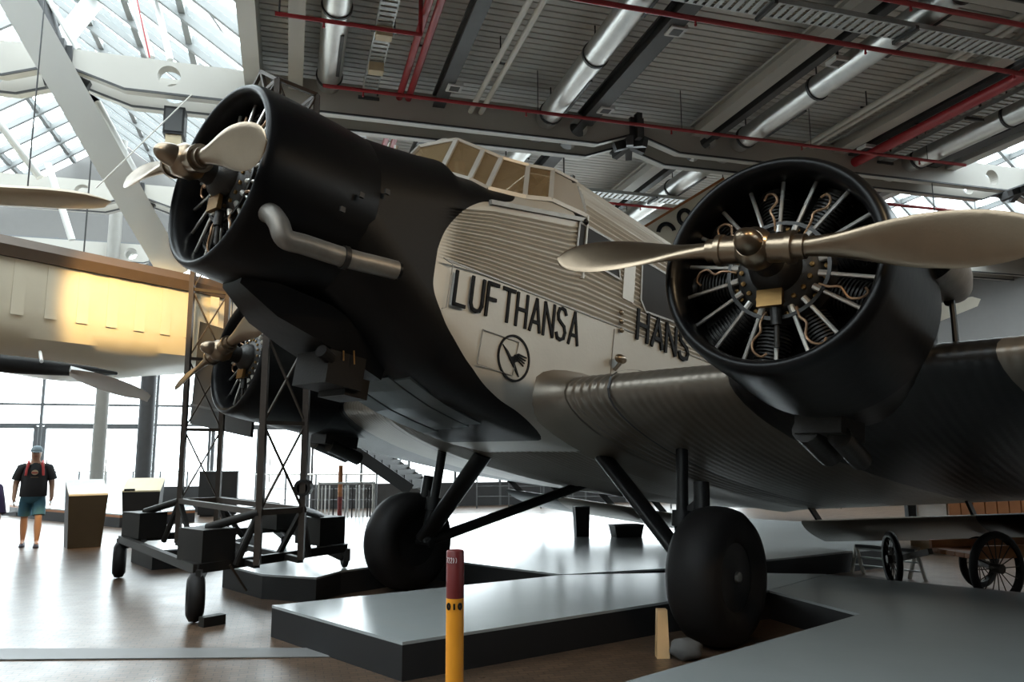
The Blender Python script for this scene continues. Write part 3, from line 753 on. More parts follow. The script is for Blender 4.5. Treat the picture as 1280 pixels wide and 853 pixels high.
q.loft(rings); ap(q, 'air_scoop', 'black', 30)
# exhaust pipe along the port flank of the nose
E1, E2, E3 = on_by(343, 275, .66), on_by(346, 295, .74), on_by(430, 322, .79); E4 = on_by(495, 338, .86)
q = MB(); q.tube(smooth_path([(E1.x + .05, .45, E1.z + .06), (E1.x + .03, .62, E1.z + .05), E1 + V((-.005, .05, -.03)), E2 + (E3 - E2) * .12, E2 + (E3 - E2) * .4, E3, E3 + (E4 - E3) * .6, E4], 6), .072, 18)
ex = ap(q, 'exhaust_pipe', 'exhaust', 50)
q = MB(); q.tube([E3 - (E4 - E3) * .04, E3 + (E4 - E3) * .05], .086, 18); sub(q, 'clamp_band', 'iron', ex, 40)
q = MB(); q.tube([E4 + (E4 - E3) * .001, E4 + (E4 - E3) * .06], .066, 18); sub(q, 'soot_lining', 'black', ex, 40)
for (px, py) in ((452, 244), (428, 262), (484, 240)):     # small clips and vents on the black flank
    p = on_by(px, py, .80); q = MB(); q.box(p, (.04, .02, .04)); ap(q, 'cowl_latch', 'iron')

# wing engines
TOE = R(4.5)
EY, EX, EZ = 3.31, 1.955, 1.93
for s, spin, phi, rad in ((1, .15, R(-6.5), 1.47), (-1, .33, R(15), 1.28)):
    rz = TOE * s
    fx = V((math.cos(rz), math.sin(rz), 0))
    base = V((EX, EY * s, EZ))
    cw = cowling(1.12, .625, .725, .775, 'engine_cowling', base, (0, 0, rz))
    engine(base - fx * .17, (0, 0, rz), spin, 'wing'); propeller(base + fx * .20, (0, 0, rz), phi, rad)
    # nacelle fairing running back over the wing
    q = MB(); rings = []
    for dx, ry, rzz, dz in ((1.02, .74, .74, 0), (1.25, .73, .72, -.02), (1.6, .68, .64, -.08), (2.1, .56, .50, -.18), (2.7, .38, .34, -.28), (3.4, .14, .14, -.36)):
        c = base - fx * dx + V((0, 0, dz))
        rings.append([c + V((0, ry * math.cos(t * math.pi / 18), rzz * math.sin(t * math.pi / 18))) for t in range(36)])
    q.loft(rings); nac = ap(q, 'nacelle', 'black', 50)
    # engine exhaust collector and fittings below the nacelle
    q = MB(); c0 = base - fx * 1.45 + V((0, -.08, -.76))
    q.box(c0 + V((-.1, 0, .06)), (.5, .34, .3)); q.tube([c0 + V((.12, -.10, -.06)), c0 + V((-.42, -.12, -.16))], .10, 14); q.tube([c0 + V((.05, .12, -.10)), c0 + V((-.45, .10, -.20))], .085, 14)
    ap(q, 'exhaust_collector', 'iron', 40)
    if s > 0: pc = on_bx(1184, 350, .35)
    p = V((pc.x, pc.y * s, pc.z))
    q = MB(); q.lathe([(.55, .20), (.2, .19), (0, .165), (-.2, .12), (-.34, .05), (-.36, .001)], 24, p); sub(q, 'intake_cone', 'exhaust', nac, 50)
    q = MB(); q.tube([p + V((0, .02 * s, -.10)), p + V((0, .04 * s, -.55))], .022, 8); q.tube([p + V((.012, 0, -.17)), p + V((-.012, 0, -.17))], .03, 8); sub(q, 'drain_mast', 'strut', nac)

# ---- wings, thick section, chordwise corrugation
XLE, XTE, SWL, SWT, DIH = 1.2, -4.3, .19, .085, .070
def wing_geo(y):
    a = max(0, y - .85); return XLE - SWL * a, XTE + SWT * a, 1.38 + DIH * a, .93 + (DIH + .006) * a
def airfoil(t):
    """t 0..1 round the section from the trailing edge over the top to the lower side"""
    th = 2 * math.pi * t; xc = .5 * (1 + math.cos(th)); up = th < math.pi
    yt = 5 * (.2969 * math.sqrt(max(xc, 0)) - .126 * xc - .3516 * xc ** 2 + .2843 * xc ** 3 - .1036 * xc ** 4)
    return 1 - xc if False else xc, yt * (1 if up else -1)
NC = 44
def wing_section(y, o=0.0, squeeze=1.0):
    xl, xt, zl, zt = wing_geo(y); c = xl - xt; tk = lerp(.135, .11, min(1, y / 14.6)) * squeeze
    r = []
    for k in range(NC):
        xc, yt = airfoil(k / NC)
        thk = yt * tk * c * (1.0 if yt > 0 else .86)
        cam = .16 * xc * (1 - xc) * .35 * c / 5.6
        z = lerp(zl, zt, xc) + thk + cam + (o if yt >= 0 else -o) * min(1, abs(yt) * 8)
        x = xl - c * xc + o * .9 * max(0, 1 - xc * 14)
        r.append((x, z))
    return r
def mat_wing():
    m = mat('wing_metal', (.23, .20, .165), .38, .6, .15, 3, .05, 30)
    nt = m.node_tree; n = nt.nodes; l = nt.links; b = n['Principled BSDF']
    tc = n.new('ShaderNodeTexCoord'); sp = n.new('ShaderNodeSeparateXYZ'); l.new(tc.outputs['Object'], sp.inputs[0])
    ab = n.new('ShaderNodeMath'); ab.operation = 'ABSOLUTE'; l.new(sp.outputs[1], ab.inputs[0])
    def mth(op, a, bb):
        q = n.new('ShaderNodeMath'); q.operation = op
        for i, k in enumerate((a, bb)):
            if isinstance(k, (int, float)): q.inputs[i].default_value = k
            else: l.new(k, q.inputs[i])
        return q.outputs[0]
    # black band behind the engine: |y| between an inner line that sweeps outward going aft and an outer one
    aft = mth('SUBTRACT', 1.0, sp.outputs[0])
    inner = mth('ADD', 2.50, mth('MULTIPLY', aft, .12))
    outer = mth('ADD', 4.15, mth('MULTIPLY', aft, .22))
    k1 = mth('MULTIPLY', mth('GREATER_THAN', ab.outputs[0], inner), mth('LESS_THAN', ab.outputs[0], outer))
    src = b.inputs['Base Color'].links[0].from_socket
    mx = n.new('ShaderNodeMix'); mx.data_type = 'RGBA'; l.new(k1, mx.inputs[0]); l.new(src, mx.inputs[6]); mx.inputs[7].default_value = (.007, .007, .0075, 1); l.new(mx.outputs[2], b.inputs['Base Color'])
    iv = n.new('ShaderNodeMapRange'); iv.inputs[3].default_value = .6; iv.inputs[4].default_value = 0; l.new(k1, iv.inputs[0]); l.new(iv.outputs[0], b.inputs['Metallic'])
    return m
M['wing'] = mat_wing()
def wing(s, yend, name):
    q = MB(); rings = []; y = 0.0; pitch = .075; k = 0
    while y < yend:
        o = (.006 if y < 1.5 else .0016) * math.sin(2 * math.pi * y / pitch)
        rings.append([(x, s * y, z) for x, z in wing_section(y, o)]); y += pitch / 5 if y < 6.5 else pitch / 2 * 1.01
    rings.append([(x, s * yend, z) for x, z in wing_section(yend)])
    if yend > 10:
        for d, sq in ((.15, .75), (.28, .4), (.34, .1)):
            rings.append([(lerp(x, -1.4, (1 - sq) * .35), s * (yend + d), z) for x, z in wing_section(yend, 0, sq)])
    q.loft(rings)
    return ap(q, name, 'wing', 60)
wp = wing(1, 14.3, 'wing'); ws = wing(-1, 4.35, 'wing')
# joint band on the leading edge, fillet strip, beacon light on the flank
for s, w in ((1, wp), (-1, ws)):
    q = MB(); rings = []
    for y in (1.525, 1.545): rings.append([(x + .006, s * y, z + (.012 if k < NC / 2 else -.012)) for k, (x, z) in enumerate(wing_section(y, .012))])
    q.loft(rings, False); sub(q, 'joint_band', 'joint', w)
# fillet where the port wing leading edge meets the flank
q = MB(); rings = []
for i in range(7):
    t = i / 6; y = lerp(.80, 1.12, t); g = (1 - t) ** 2
    rings.append([(x + .10 * g, y, z + (.10 * g if k < NC / 2 else -.04 * g)) for k, (x, z) in enumerate(wing_section(y, .006))])
q.loft(rings, False); ap(q, 'wing_fillet', 'wing', 60)
# double-wing flaps hung below and behind the trailing edge
def flap(s, ya, yb, name):
    q = MB(); rings = []
    for i in range(9):
        y = lerp(ya, yb, i / 8); xl, xt, zl, zt = wing_geo(y); c = .85
        r = []
        for k in range(20):
            xc, yt = airfoil(k / 20); r.append((xt + .05 - c * xc, s * y, zt - .16 - .20 * xc + yt * .13 * c))
        rings.append(r)
    q.loft(rings); f = ap(q, name, 'wing', 50)
    for i in range(4):
        y = lerp(ya + .2, yb - .2, i / 3); xl, xt, zl, zt = wing_geo(y)
        q = MB(); q.bar((xt + .25, s * y, zt + .02), (xt - .2, s * y, zt - .2), .03, .09); sub(q, 'hinge_arm', 'strut', f)
flap(1, 1.0, 7.0, 'flap'); flap(1, 7.1, 14.0, 'aileron'); flap(-1, 1.0, 4.2, 'flap')
# tail
q = MB(); rings = []
for z, xa, xb in ((2.7, -10.6, -13.3), (3.6, -11.1, -13.5), (4.5, -11.7, -13.5), (4.95, -12.2, -13.3)):
    rings.append([(lerp(xa, xb, t), .11 * math.sin(math.pi * t) * sg, z) for t, sg in [(k / 8, 1) for k in range(9)] + [(k / 8, -1) for k in range(7, 0, -1)]])
q.loft(rings); ap(q, 'tail_fin', 'alu', 50)
q = MB(); rings = []
for y in (-3.4, -2, 0, 2, 3.4):
    c = lerp(2.4, 1.7, abs(y) / 3.4); rings.append([(-11.2 - .3 * abs(y) / 3.4 - c * t, y, 2.95 + .14 * math.sin(math.pi * t) * sg) for t, sg in [(k / 8, 1) for k in range(9)] + [(k / 8, -1) for k in range(7, 0, -1)]])
q.loft(rings); ap(q, 'tailplane', 'alu', 50)

# ---- cockpit canopy
CB = [V(p) for p in SILL[:6]] + [V((.73, .86, 3.28))]
CT = [V((2.232, 0, 3.576)), V((1.999, .25, 3.69)), V((1.801, .42, 3.62)), V((1.655, .52, 3.58)), V((1.382, .62, 3.60)), V((1.065, .66, 3.69)), V((.73, .69, 3.70))]
CR = [V((2.20, 0, 3.60)), V((1.97, 0, 3.80)), V((1.78, 0, 3.86)), V((1.62, 0, 3.90)), V((1.36, 0, 3.94)), V((1.05, 0, 3.97)), V((.73, 0, 4.0))]
def mir(p, s): return V((p.x, p.y * s, p.z))
q = MB()
for s in (1, -1):
    for i in range(6):
        q.add([mir(p, s) for p in (CT[i], CT[i + 1], CR[i + 1], CR[i])], [(0, 1, 2, 3)])
    q.add([mir(p, s) for p in (CB[5] + V((-.02, 0, 0)), CB[6], CT[6], CT[5] + V((-.02, 0, 0)))], [(0, 1, 2, 3)])
can = ap(q, 'cockpit_roof', 'alu')
for s in (1, -1):
    fr = MB()
    for i in range(7):
        if i == 6: continue
        fr.bar(mir(CB[i], s), mir(CT[i], s), .045, .035)
        fr.bar(mir(CB[i], s), mir(CB[i + 1], s), .04, .04); fr.bar(mir(CT[i], s), mir(CT[i + 1], s), .045, .03)
    sub(fr, 'window_frame', 'alu', can)
    for i in range(5):
        c = [mir(p, s) for p in (CB[i], CB[i + 1], CT[i + 1], CT[i])]; nrm = (c[1] - c[0]).cross(c[3] - c[0]).normalized() * .006
        g = MB(); g.prism(c, nrm); sub(g, 'pane', 'cockpit_glass', can)
# cockpit floor, seats bulkhead
q = MB(); q.box((1.45, 0, 2.60), (1.6, 1.3, .05)); q.box((.78, 0, 3.2), (.04, 1.4, 1.1)); sub(q, 'cockpit_bulkhead', 'iron', can)
for y in (-.35, .35):
    q = MB(); q.box((1.3, y, 2.85), (.40, .42, .08)); q.box((1.12, y, 3.05), (.07, .40, .5)); sub(q, 'pilot_seat', 'wood', can)
# dark fairing on the cabin roof and short radio stubs ahead of the windscreen
q = MB(); q.ball((.32, -.10, 4.02), .19, 20, 12, (1.5, .8, 1.1)); ap(q, 'roof_fairing', 'black', 60)
q = MB(); q.tube([(2.62, .05, 3.26), (2.60, .05, 3.42)], .014, 8); q.tube([(2.56, .08, 3.27), (2.545, .08, 3.41)], .018, 8); ap(q, 'filler_stub', 'exhaust')
# ---- cabin windows
def cabin_window(c, name='cabin_window'):
    q = MB(); cc = [V((x, .874, z)) for x, z in c]
    for a, b in zip(cc, cc[1:] + cc[:1]): q.bar(a, b, .022, .02, up=(0, 1, 0))
    w = ap(q, name, 'alu_dark')
    g = MB(); g.prism([p + V((0, -.004, 0)) for p in cc], (0, .008, 0)); sub(g, 'pane', 'window_dark', w)
M['window_dark'] = mat('dark_window_glass', (.020, .016, .012), .4, 0, .1, spec=.08)
cabin_window([(.84, 3.17), (.21, 3.18), (.11, 2.82), (.85, 2.83)])
for x0 in (-.27, -1.35, -2.43):
    cabin_window([(x0, 3.17), (x0 - .78, 3.18), (x0 - .86, 2.78), (x0 - .80, 2.68), (x0 - .12, 2.62), (x0 - .02, 2.72)])
q = MB(); q.box((-.06, .872, 2.95), (.20, .012, .62)); ap(q, 'window_pillar_panel', 'alu')
# navigation light and small rivet lamps on the flank
p = on_by(776, 449, .95); q = MB(); q.ball(p, .058, 14, 8, (1.5, .8, .8)); nl = ap(q, 'landing_light', 'polish', 60); q = MB(); q.tube([p + V((0, 0, -.04)), p + V((-.02, -.08, -.10))], .02, 8); sub(q, 'bracket', 'alu_dark', nl)
for py in (391, 402, 413):
    p = on_by(777, py, .885); q = MB(); q.ball(p, .028, 10, 6, (1.3, .7, 1)); ap(q, 'step_lug', 'polish', 60)

# ---- lettering (stroke letters) and crane emblem
GL = {'L': [[(0, 1), (0, 0), (.55, 0)]], 'U': [[(0, 1), (0, .2), (.1, .04), (.3, 0), (.5, .04), (.6, .2), (.6, 1)]], 'F': [[(.55, 1), (0, 1), (0, 0)], [(0, .52), (.45, .52)]], 'T': [[(0, 1), (.66, 1)], [(.33, 1), (.33, 0)]],
      'H': [[(0, 0), (0, 1)], [(.58, 0), (.58, 1)], [(0, .52), (.58, .52)]], 'A': [[(0, 0), (.31, 1), (.62, 0)], [(.1, .28), (.52, .28)]], 'N': [[(0, 0), (0, 1), (.6, 0), (.6, 1)]],
      'S': [[(.56, .84), (.46, .97), (.28, 1), (.1, .96), (.02, .8), (.08, .63), (.28, .53), (.48, .44), (.57, .26), (.5, .07), (.28, 0), (.08, .04), (0, .18)]]}
def word(txt, x0, zb0, zt0, x1, zb1, zt1, y, w=.030, depth=.014):
    nn = len(txt)
    for i, ch in enumerate(txt):
        f0 = i / nn; xa = lerp(x0, x1, f0); adv = (x0 - x1) / nn
        q = MB()
        zb, zt = lerp(zb0, zb1, f0), lerp(zt0, zt1, f0); sl = (zt1 - zt0) / (x1 - x0)
        for st in GL[ch]:
            P = [(xa - a / .6 * adv * .70, lerp(zb, zt, b) + (-a / .6 * adv * .7) * sl) for a, b in st]
            for (a, b), (c, d) in zip(P, P[1:]):
                dx, dz = c - a, d - b; L = math.hypot(dx, dz); ex = w * .35 / L
                q.bar((a - dx * ex, y, b - dz * ex), (c + dx * ex, y, d + dz * ex), depth, w, up=(0, 0, 1) if abs(dx) > abs(dz) else (1, 0, 0))
        ap(q, 'letter', 'letter')
word('LUFTHANSA', 2.325, 1.875, 2.15, .66, 1.955, 2.265, .866)
word('HANS', -.265, 2.295, 2.60, -1.40, 2.30, 2.62, .876, .045, .02)
q = MB(); cx, cz = 1.557, 1.616; r1, r2 = .205, .186; n = 48; rg = []
for k in range(n):
    t = 2 * math.pi * k / n; rg.append([(cx + r2 * math.cos(t), .860, cz + r2 * math.sin(t)), (cx + r2 * math.cos(t), .870, cz + r2 * math.sin(t)), (cx + r1 * math.cos(t), .870, cz + r1 * math.sin(t)), (cx + r1 * math.cos(t), .860, cz + r1 * math.sin(t))])
rg.append(rg[0]); q.loft(rg, False); em = ap(q, 'emblem_ring', 'letter')
def poly_side(pts): 
    b = MB(); b.prism([(cx - a, .860, cz + c) for a, c in pts], (0, .010, 0)); return b
b = poly_side([(-.155, .085), (-.085, .045), (-.03, -.005), (.02, -.05), (.085, -.145), (.078, -.15), (.0, -.075), (-.045, -.03), (-.095, .025)]); sub(b, 'crane_body', 'letter', em)
for k in range(4):
    o = k * .018; b = poly_side([(-.02, -.03), (.0 + o * .4, .03 - o * .3), (.05, .055 - o), (.16 - o * .6, .045 - o * 1.5), (.16 - o * .6, .036 - o * 1.5), (.06, .04 - o), (.02, .0 - o * .5)]); sub(b, 'crane_wing_feather', 'letter', em)
b = poly_side([(-.05, .0), (.0, .02), (.05, .045), (.06, .0), (.0, -.05)]); sub(b, 'crane_wing', 'letter', em)

# ---- landing gear
def wheel(s):
    y = 2.02 * s; q = MB()
    prof = [(-.17, .28), (-.205, .33), (-.23, .41), (-.215, .49), (-.155, .548), (-.07, .572), (0, .575), (.07, .572), (.155, .548), (.215, .49), (.23, .41), (.205, .33), (.17, .28)]
    q.lathe(prof + [prof[0]], 56, (0, 0, 0), 'y'); ty = ap(q, 'tyre', 'rubber', 50, (0, y, 0))
    q = MB(); q.lathe([(-.175, .001), (-.175, .06), (-.16, .12), (-.165, .32), (.165, .32), (.16, .12), (.175, .06), (.175, .001)], 40, (0, 0, 0), 'y'); sub(q, 'wheel_disc', 'strut', ty, 40)
    q = MB(); q.lathe([(.17 * s, .05), (.20 * s, .045), (.21 * s, .02), (.21 * s, .001)], 16, (0, 0, 0), 'y'); sub(q, 'hub_cap', 'exhaust', ty, 40)
    def faired(p, r, ch, th, name):
        p, r = V(p), V(r); d = (r - p).normalized(); fx = V((1, 0, 0)); fx = (fx - d * fx.dot(d)).normalized(); sd = d.cross(fx)
        m = MB(); rg = []
        for o in (p, r): rg.append([o + fx * (ch / 2 * math.cos(2 * math.pi * k / 14)) + sd * (th / 2 * math.sin(2 * math.pi * k / 14)) for k in range(14)])
        m.loft(rg); return ap(m, name, 'strut', 50)
    faired((.0, 1.74 * s, .05), (.12, .80 * s, 1.02), .26, .13, 'axle_strut')
    faired((-.05, 1.72 * s, .02), (-1.9, .78 * s, .98), .12, .12, 'radius_rod')
    q = MB(); q.tube([(0, 1.70 * s, .0), (0, 1.66 * s, .45)], .075, 16); q.tube([(0, 1.66 * s, .42), (0, 1.62 * s, 1.1)], .055, 16); q.tube([(0, 1.66 * s, .38), (0, 1.66 * s, .52)], .095, 16); ap(q, 'oleo_leg', 'strut', 40)
    q = MB(); q.tube([(0, 1.6 * s, 0), (0, 2.12 * s, 0)], .05, 14); ap(q, 'axle', 'strut', 40)
    q = MB(); q.tube([(-.02, 1.84 * s, .52), (-.02, 1.82 * s, .78)], .07, 14); q.bar((-.02, 1.82 * s, .6), (-.02, 1.66 * s, .48), .06, .08); ap(q, 'mudguard_stay', 'strut', 40)
wheel(1); wheel(-1)

# ================================================================ LATTICE TOWER ON WHEELED CHASSIS
T = thing('lattice_tower_trolley', 'rusty lattice steel tower on a wheeled black chassis behind the nose', 'tower', (-3.43, 9.98, 0))
TO = T.location.copy()
def tl(p): return V(p) - TO
LEGS = {'FL': (-4.26, 10.04), 'FR': (-3.89, 10.34), 'NL': (-2.58, 8.0), 'NR': (-2.24, 8.37)}
ZB_, ZT_ = 1.02, 5.71
for k, (x, y) in LEGS.items():
    q = MB(); q.bar(tl((x, y, .5)), tl((x, y, ZT_)), .062, .062); q.build('leg', 'rust', T)
def P_(k, z): return tl((*LEGS[k], z))
zs = [ZB_, 1.93, 2.86, 3.79, 4.72, ZT_]
for a, b in (('FL', 'FR'), ('NL', 'NR'), ('FL', 'NL'), ('FR', 'NR')):
    long = (a[1] == b[1])
    for i, (za, zb) in enumerate(zip(zs, zs[1:])):
        if long and i < 3: continue
        q = MB(); q.bar(P_(a, zb), P_(b, zb), .04, .04); q.build('cross_rail', 'rust', T)
        if long: continue
        q = MB(); q.bar(P_(a, za), P_(b, zb), .03, .015); q.build('brace', 'rust', T)
        q = MB(); q.bar(P_(b, za), P_(a, zb), .03, .015); q.build('brace', 'rust', T)
    q = MB(); q.bar(P_(a, ZB_), P_(b, ZB_), .06, .06); q.build('base_rail', 'rust', T)
# long-face diagonals and crown truss
for a, b in (('FL', 'NL'), ('FR', 'NR')):
    for p, r in (((a, ZT_), (b, 4.72)), ((a, 4.72), (b, ZT_))):
        q = MB(); q.bar(P_(*p), P_(*r), .035, .02); q.build('brace', 'rust', T)
A = (P_('NL', ZT_) + P_('NR', ZT_)) / 2
ridge0 = P_('NL', ZT_) + (P_('FL', ZT_) - P_('NL', ZT_)).normalized() * .5 + V((0, 0, .30))
for p in (P_('NL', ZT_), P_('NR', ZT_), P_('NL', 5.05), P_('NL', ZT_) + (P_('FL', ZT_) - P_('NL', ZT_)).normalized() * 1.1):
    q = MB(); q.bar(p, ridge0, .04, .04); q.build('crown_strut', 'rust', T)
for f_ in (.25, .5, .75):
    p = P_('NL', ZT_).lerp(P_('FL', ZT_), f_); r = P_('NR', ZT_).lerp(P_('FR', ZT_), f_)
    q = MB(); q.bar(p, r, .03); q.bar(p, P_('NL', 4.72).lerp(P_('FL', 4.72), f_ - .12), .025); q.bar(r, P_('NR', 4.72).lerp(P_('FR', 4.72), f_ + .12), .025); q.build('crown_brace', 'rust', T)
# chassis
CO = {'NL': (-3.09, 7.76), 'FL': (-5.21, 10.5), 'FR': (-3.45, 11.9), 'NR': (-2.0, 9.42)}
E1_ = V((-.606, .795, 0)); E2_ = V((.646, .763, 0))
rotc = Matrix.Rotation(math.atan2(E2_.y, E2_.x), 3, 'Z')
for k, (x, y) in CO.items():
    c = V((x, y, 0)); inw = (V((TO.x, TO.y, 0)) - c).normalized()
    bc = c + inw * .36
    q = MB(); q.box(tl(bc + V((0, 0, .70))), (.36, .50, .32), rotc); q.build('ballast_box', 'chassis', T)
    q = MB(); q.bar(tl(c + V((0, 0, .40))), tl(bc + V((0, 0, .52))), .10, .10); q.bar(tl(c + E1_ * .09 + V((0, 0, .2 if k[1] == 'L' else .36))), tl(c + E1_ * .09 + V((0, 0, .5))), .05, .05); q.bar(tl(c - E1_ * .09 + V((0, 0, .2 if k[1] == 'L' else .36))), tl(c - E1_ * .09 + V((0, 0, .5))), .05, .05); q.build('castor_fork', 'chassis', T)
    ks = 1.0 if k[1] == 'L' else .45; zc_ = .235 if k[1] == 'L' else PZ + .106
    w = MB(); w.lathe([(a * ks, r * ks) for a, r in ((-.07, .12), (-.08, .17), (-.05, .225), (0, .235), (.05, .225), (.08, .17), (.07, .12), (-.07, .12))], 28, (0, 0, 0), 'y'); wo = w.build('castor_tyre', 'rubber', T, 50, tl((x, y, zc_)), (0, 0, math.atan2(E1_.y, E1_.x) - math.pi / 2 + R(78)))
    w = MB(); w.lathe([(a * ks, r * ks) for a, r in ((-.05, .12), (-.05, .03), (.05, .03), (.05, .12), (.045, .12), (.02, .04), (-.045, .12))], 20, (0, 0, 0), 'y')
    for t in range(5):
        a = 2 * math.pi * t / 5; w.bar((0, 0, 0), (.13 * ks * math.cos(a), 0, .13 * ks * math.sin(a)), .03 * ks, .03 * ks, up=(0, 1, 0))
    w.build('castor_hub', 'chassis', wo)
    lg = LEGS[k]
    q = MB(); q.tube([tl((*lg, ZB_)), tl(bc + V((0, 0, .86)))], .045, 10); q.build('outrigger', 'chassis', T, 40)
    q = MB(); q.tube([tl((*lg, ZB_)), tl((lg[0] * .6 + bc.x * .4, lg[1] * .6 + bc.y * .4, .50))], .035, 8); q.build('outrigger_stay', 'chassis', T, 40)
for a, b in (('NL', 'FL'), ('FL', 'FR'), ('FR', 'NR'), ('NR', 'NL')):
    q = MB(); q.bar(tl((*CO[a], .50)), tl((*CO[b], .50)), .07, .09); q.build('chassis_rail', 'chassis', T)
for a, b in (('FL', 'NL'), ('FR', 'NR')):
    pa, pb = V((*LEGS[a], 0)), V((*LEGS[b], 0))
    q = MB(); q.bar(tl(pa + V((0, 0, .5))), tl(pb + V((0, 0, .5))), .06, .06); q.build('cross_beam', 'chassis', T)
    for f_ in (0, 1):
        m = (pa + pb) / 2; e = pa if f_ == 0 else pb
        q = MB(); q.bar(tl(e + V((0, 0, ZB_))), tl(e.lerp(m, .45) + V((0, 0, .5))), .05, .05); q.build('v_brace', 'chassis', T)
q = MB(); q.lathe([(0, .06), (.0, .09), (.14, .09), (.14, .001)], 16, tl((LEGS['NR'][0], LEGS['NR'][1] - .05, 1.25)), 'y'); q.build('winch_drum', 'chassis', T, 40)
# towing eye rods at the front corner
q = MB(); c = V((*CO['NL'], 0)); q.tube([tl(c + E2_ * .35 + V((0, 0, .50))), tl(c + E2_ * .55 + V((0, 0, .22)))], .012, 6); q.build('tow_rod', 'rust', T)
tag(MB().box((0, 0, .045), (.22, .10, .09), rotc).build('wheel_chock', 'chassis', None, 0, V((-2.86, 7.62, 0))), 'small black block wedged against the tower castor wheel', 'chock')

# ================================================================ HANGING AIRCRAFT ON THE LEFT
H = thing('hanging_aircraft', 'cream fabric aircraft hull hanging in front of the window wall', 'airplane', on_z(-120, 262, 4.4))
ho = H.location.copy()
pA, pB = on_z(0, 293, 4.4), on_z(245, 345, 4.4)
hd = (pB - pA); hd.z = 0; hd.normalize(); hn = V((-hd.y, hd.x, 0))
if hn.y < 0: hn = -hn
pS, pE = pA - hd * 2.2, pB + hd * 1.6
Lh = (pE - pS).length; NSg = 40
def hull_section(f):
    e = max(0.0, 1 - max(0, (f - .72) / .29) ** 2.2) ** .5          # narrows to the far end
    wv = .07 * math.sin(f * 17) + .05 * math.sin(f * 9 + 1)
    return [(0, 4.15), (.0, 3.95), (.01, 3.5), (.03, 3.28), (.10, 3.13), (.30, 3.02 + wv * .4), (.70, 2.93 + wv * .8), (1.2, 2.84 + wv), (1.8, 2.80 + wv), (2.4, 2.86 + wv), (3.0, 3.05), (3.4, 3.5), (3.4, 4.2)], e
rings = []
for i in range(NSg + 1):
    f_ = i / NSg; sec, e = hull_section(f_); c = pS + hd * (Lh * f_) - ho; c.z = 0
    rings.append([c + hn * (1.7 + (d - 1.7) * (.35 + .65 * e)) + V((0, 0, 4.15 + (z - 4.15) * (.3 + .7 * e) - ho.z)) for d, z in sec])
q = MB(); q.loft(rings, True); q.build('hull_skin', 'cream', H, 35)
q = MB(); rings2 = []
for i in range(NSg + 1):
    f_ = i / NSg; sec, e = hull_section(f_); c = pS + hd * (Lh * f_) - ho; c.z = 0
    a = hn * (1.7 - 1.7 * (.35 + .65 * e)); z0 = 4.15 - ho.z
    rings2.append([c + a + hn * -.06 + V((0, 0, z0 - .02)), c + a + hn * -.10 + V((0, 0, z0 + .12)), c + a + hn * -.02 + V((0, 0, z0 + .25)), c + a + hn * .4 + V((0, 0, z0 + .30)), c + a + hn * .4 + V((0, 0, z0 - .02))])
q.loft(rings2, True); q.build('gunwale', 'gunwale', H, 30)
q = MB()
for i in range(NSg + 1): pass
for f_ in [k / 16 for k in range(1, 16)]:
    sec, e = hull_section(f_)
    if e < .9: continue
    c = pS + hd * (Lh * f_) - ho; c.z = 0
    m = MB(); m.bar(c + hn * -.006 + V((0, 0, 4.12 - ho.z)), c + hn * -.002 + V((0, 0, 3.40 - ho.z)), .16, .004, up=hn); m.build('rib_strip', 'cream', H)
# small hanging floats / struts below the hull
pf = on_z(40, 458, 2.62)
q = MB(); d = hd; r0 = pf - hd * 1.3; rg = []
for t, r in ((0, .09), (.5, .10), (1.2, .10), (1.9, .07), (2.3, .02)): c = r0 + hd * t - ho; rg.append([c + hn * (r * math.cos(k * math.pi / 8)) + V((0, 0, r * math.sin(k * math.pi / 8))) for k in range(16)])
q.loft(rg); q.build('float', 'plinth', H, 50)
q = MB(); a, b = on_z(88, 462, 2.55) - ho, on_z(184, 500, 2.35) - ho; up = V((0, 0, 1)); rg = []
for i in range(9):
    t = i / 8; c = a.lerp(b, t); w = .42 * math.sqrt(max(.002, 1 - (t * 2 - 1) ** 2)); rg.append([c + hn * w, c + up * .04 - hn * 0, c - hn * w, c - up * .03])
q.loft(rg); q.build('wing_tip', 'white', H, 30)
q = MB(); q.tube([on_z(52, 452, 2.66) - ho, on_z(50, 440, 2.98) - ho], .02, 8); q.build('float_strut', 'white', H)
for f_ in (.2, .6):
    c = pS + hd * (Lh * f_) + hn * 1.4 - ho; q = MB(); q.tube([V((c.x, c.y, 4.0 - ho.z)), V((c.x, c.y, 7.0 - ho.z))], .012, 6); q.build('suspension_cable', 'joint', H)

# slim wooden wing with rounded tip above it
W = thing('hanging_wing', 'slim wooden wing with rounded tip hanging beside the nose propeller', 'wing', on_y(137, 252, 8.0))
wo_ = W.location.copy(); a, b = on_y(-160, 236, 8.0), on_y(139, 252, 8.0); b.z = (a.z + b.z) / 2 + .0; dd = on_y(139, 252, 8.0) - on_y(-160, 236, 8.0); L = dd.length; dn = dd.normalized(); sd = V((0, 1, 0)); q = MB(); rg = []
for i in range(17):
    t = i / 16; c = on_y(-160, 236, 8.0) + dd * t - wo_; w = .30 * (1 if t < .75 else math.sqrt(max(.001, 1 - ((t - .75) / .25) ** 2))); h_ = .075 * (1 if t < .7 else math.sqrt(max(.002, 1 - ((t - .7) / .3) ** 2)))
    rg.append([c + sd * (w * math.cos(k * math.pi / 8)) + V((0, 0, h_ * math.sin(k * math.pi / 8))) for k in range(16)])
q.loft(rg); q.build('wing_panel', 'wood_pale', W, 50)
q = MB(); q.tube([V((-.9, 0, .06)), V((-.9, 0, 3.2))], .008, 6); q.build('suspension_cable', 'joint', W)

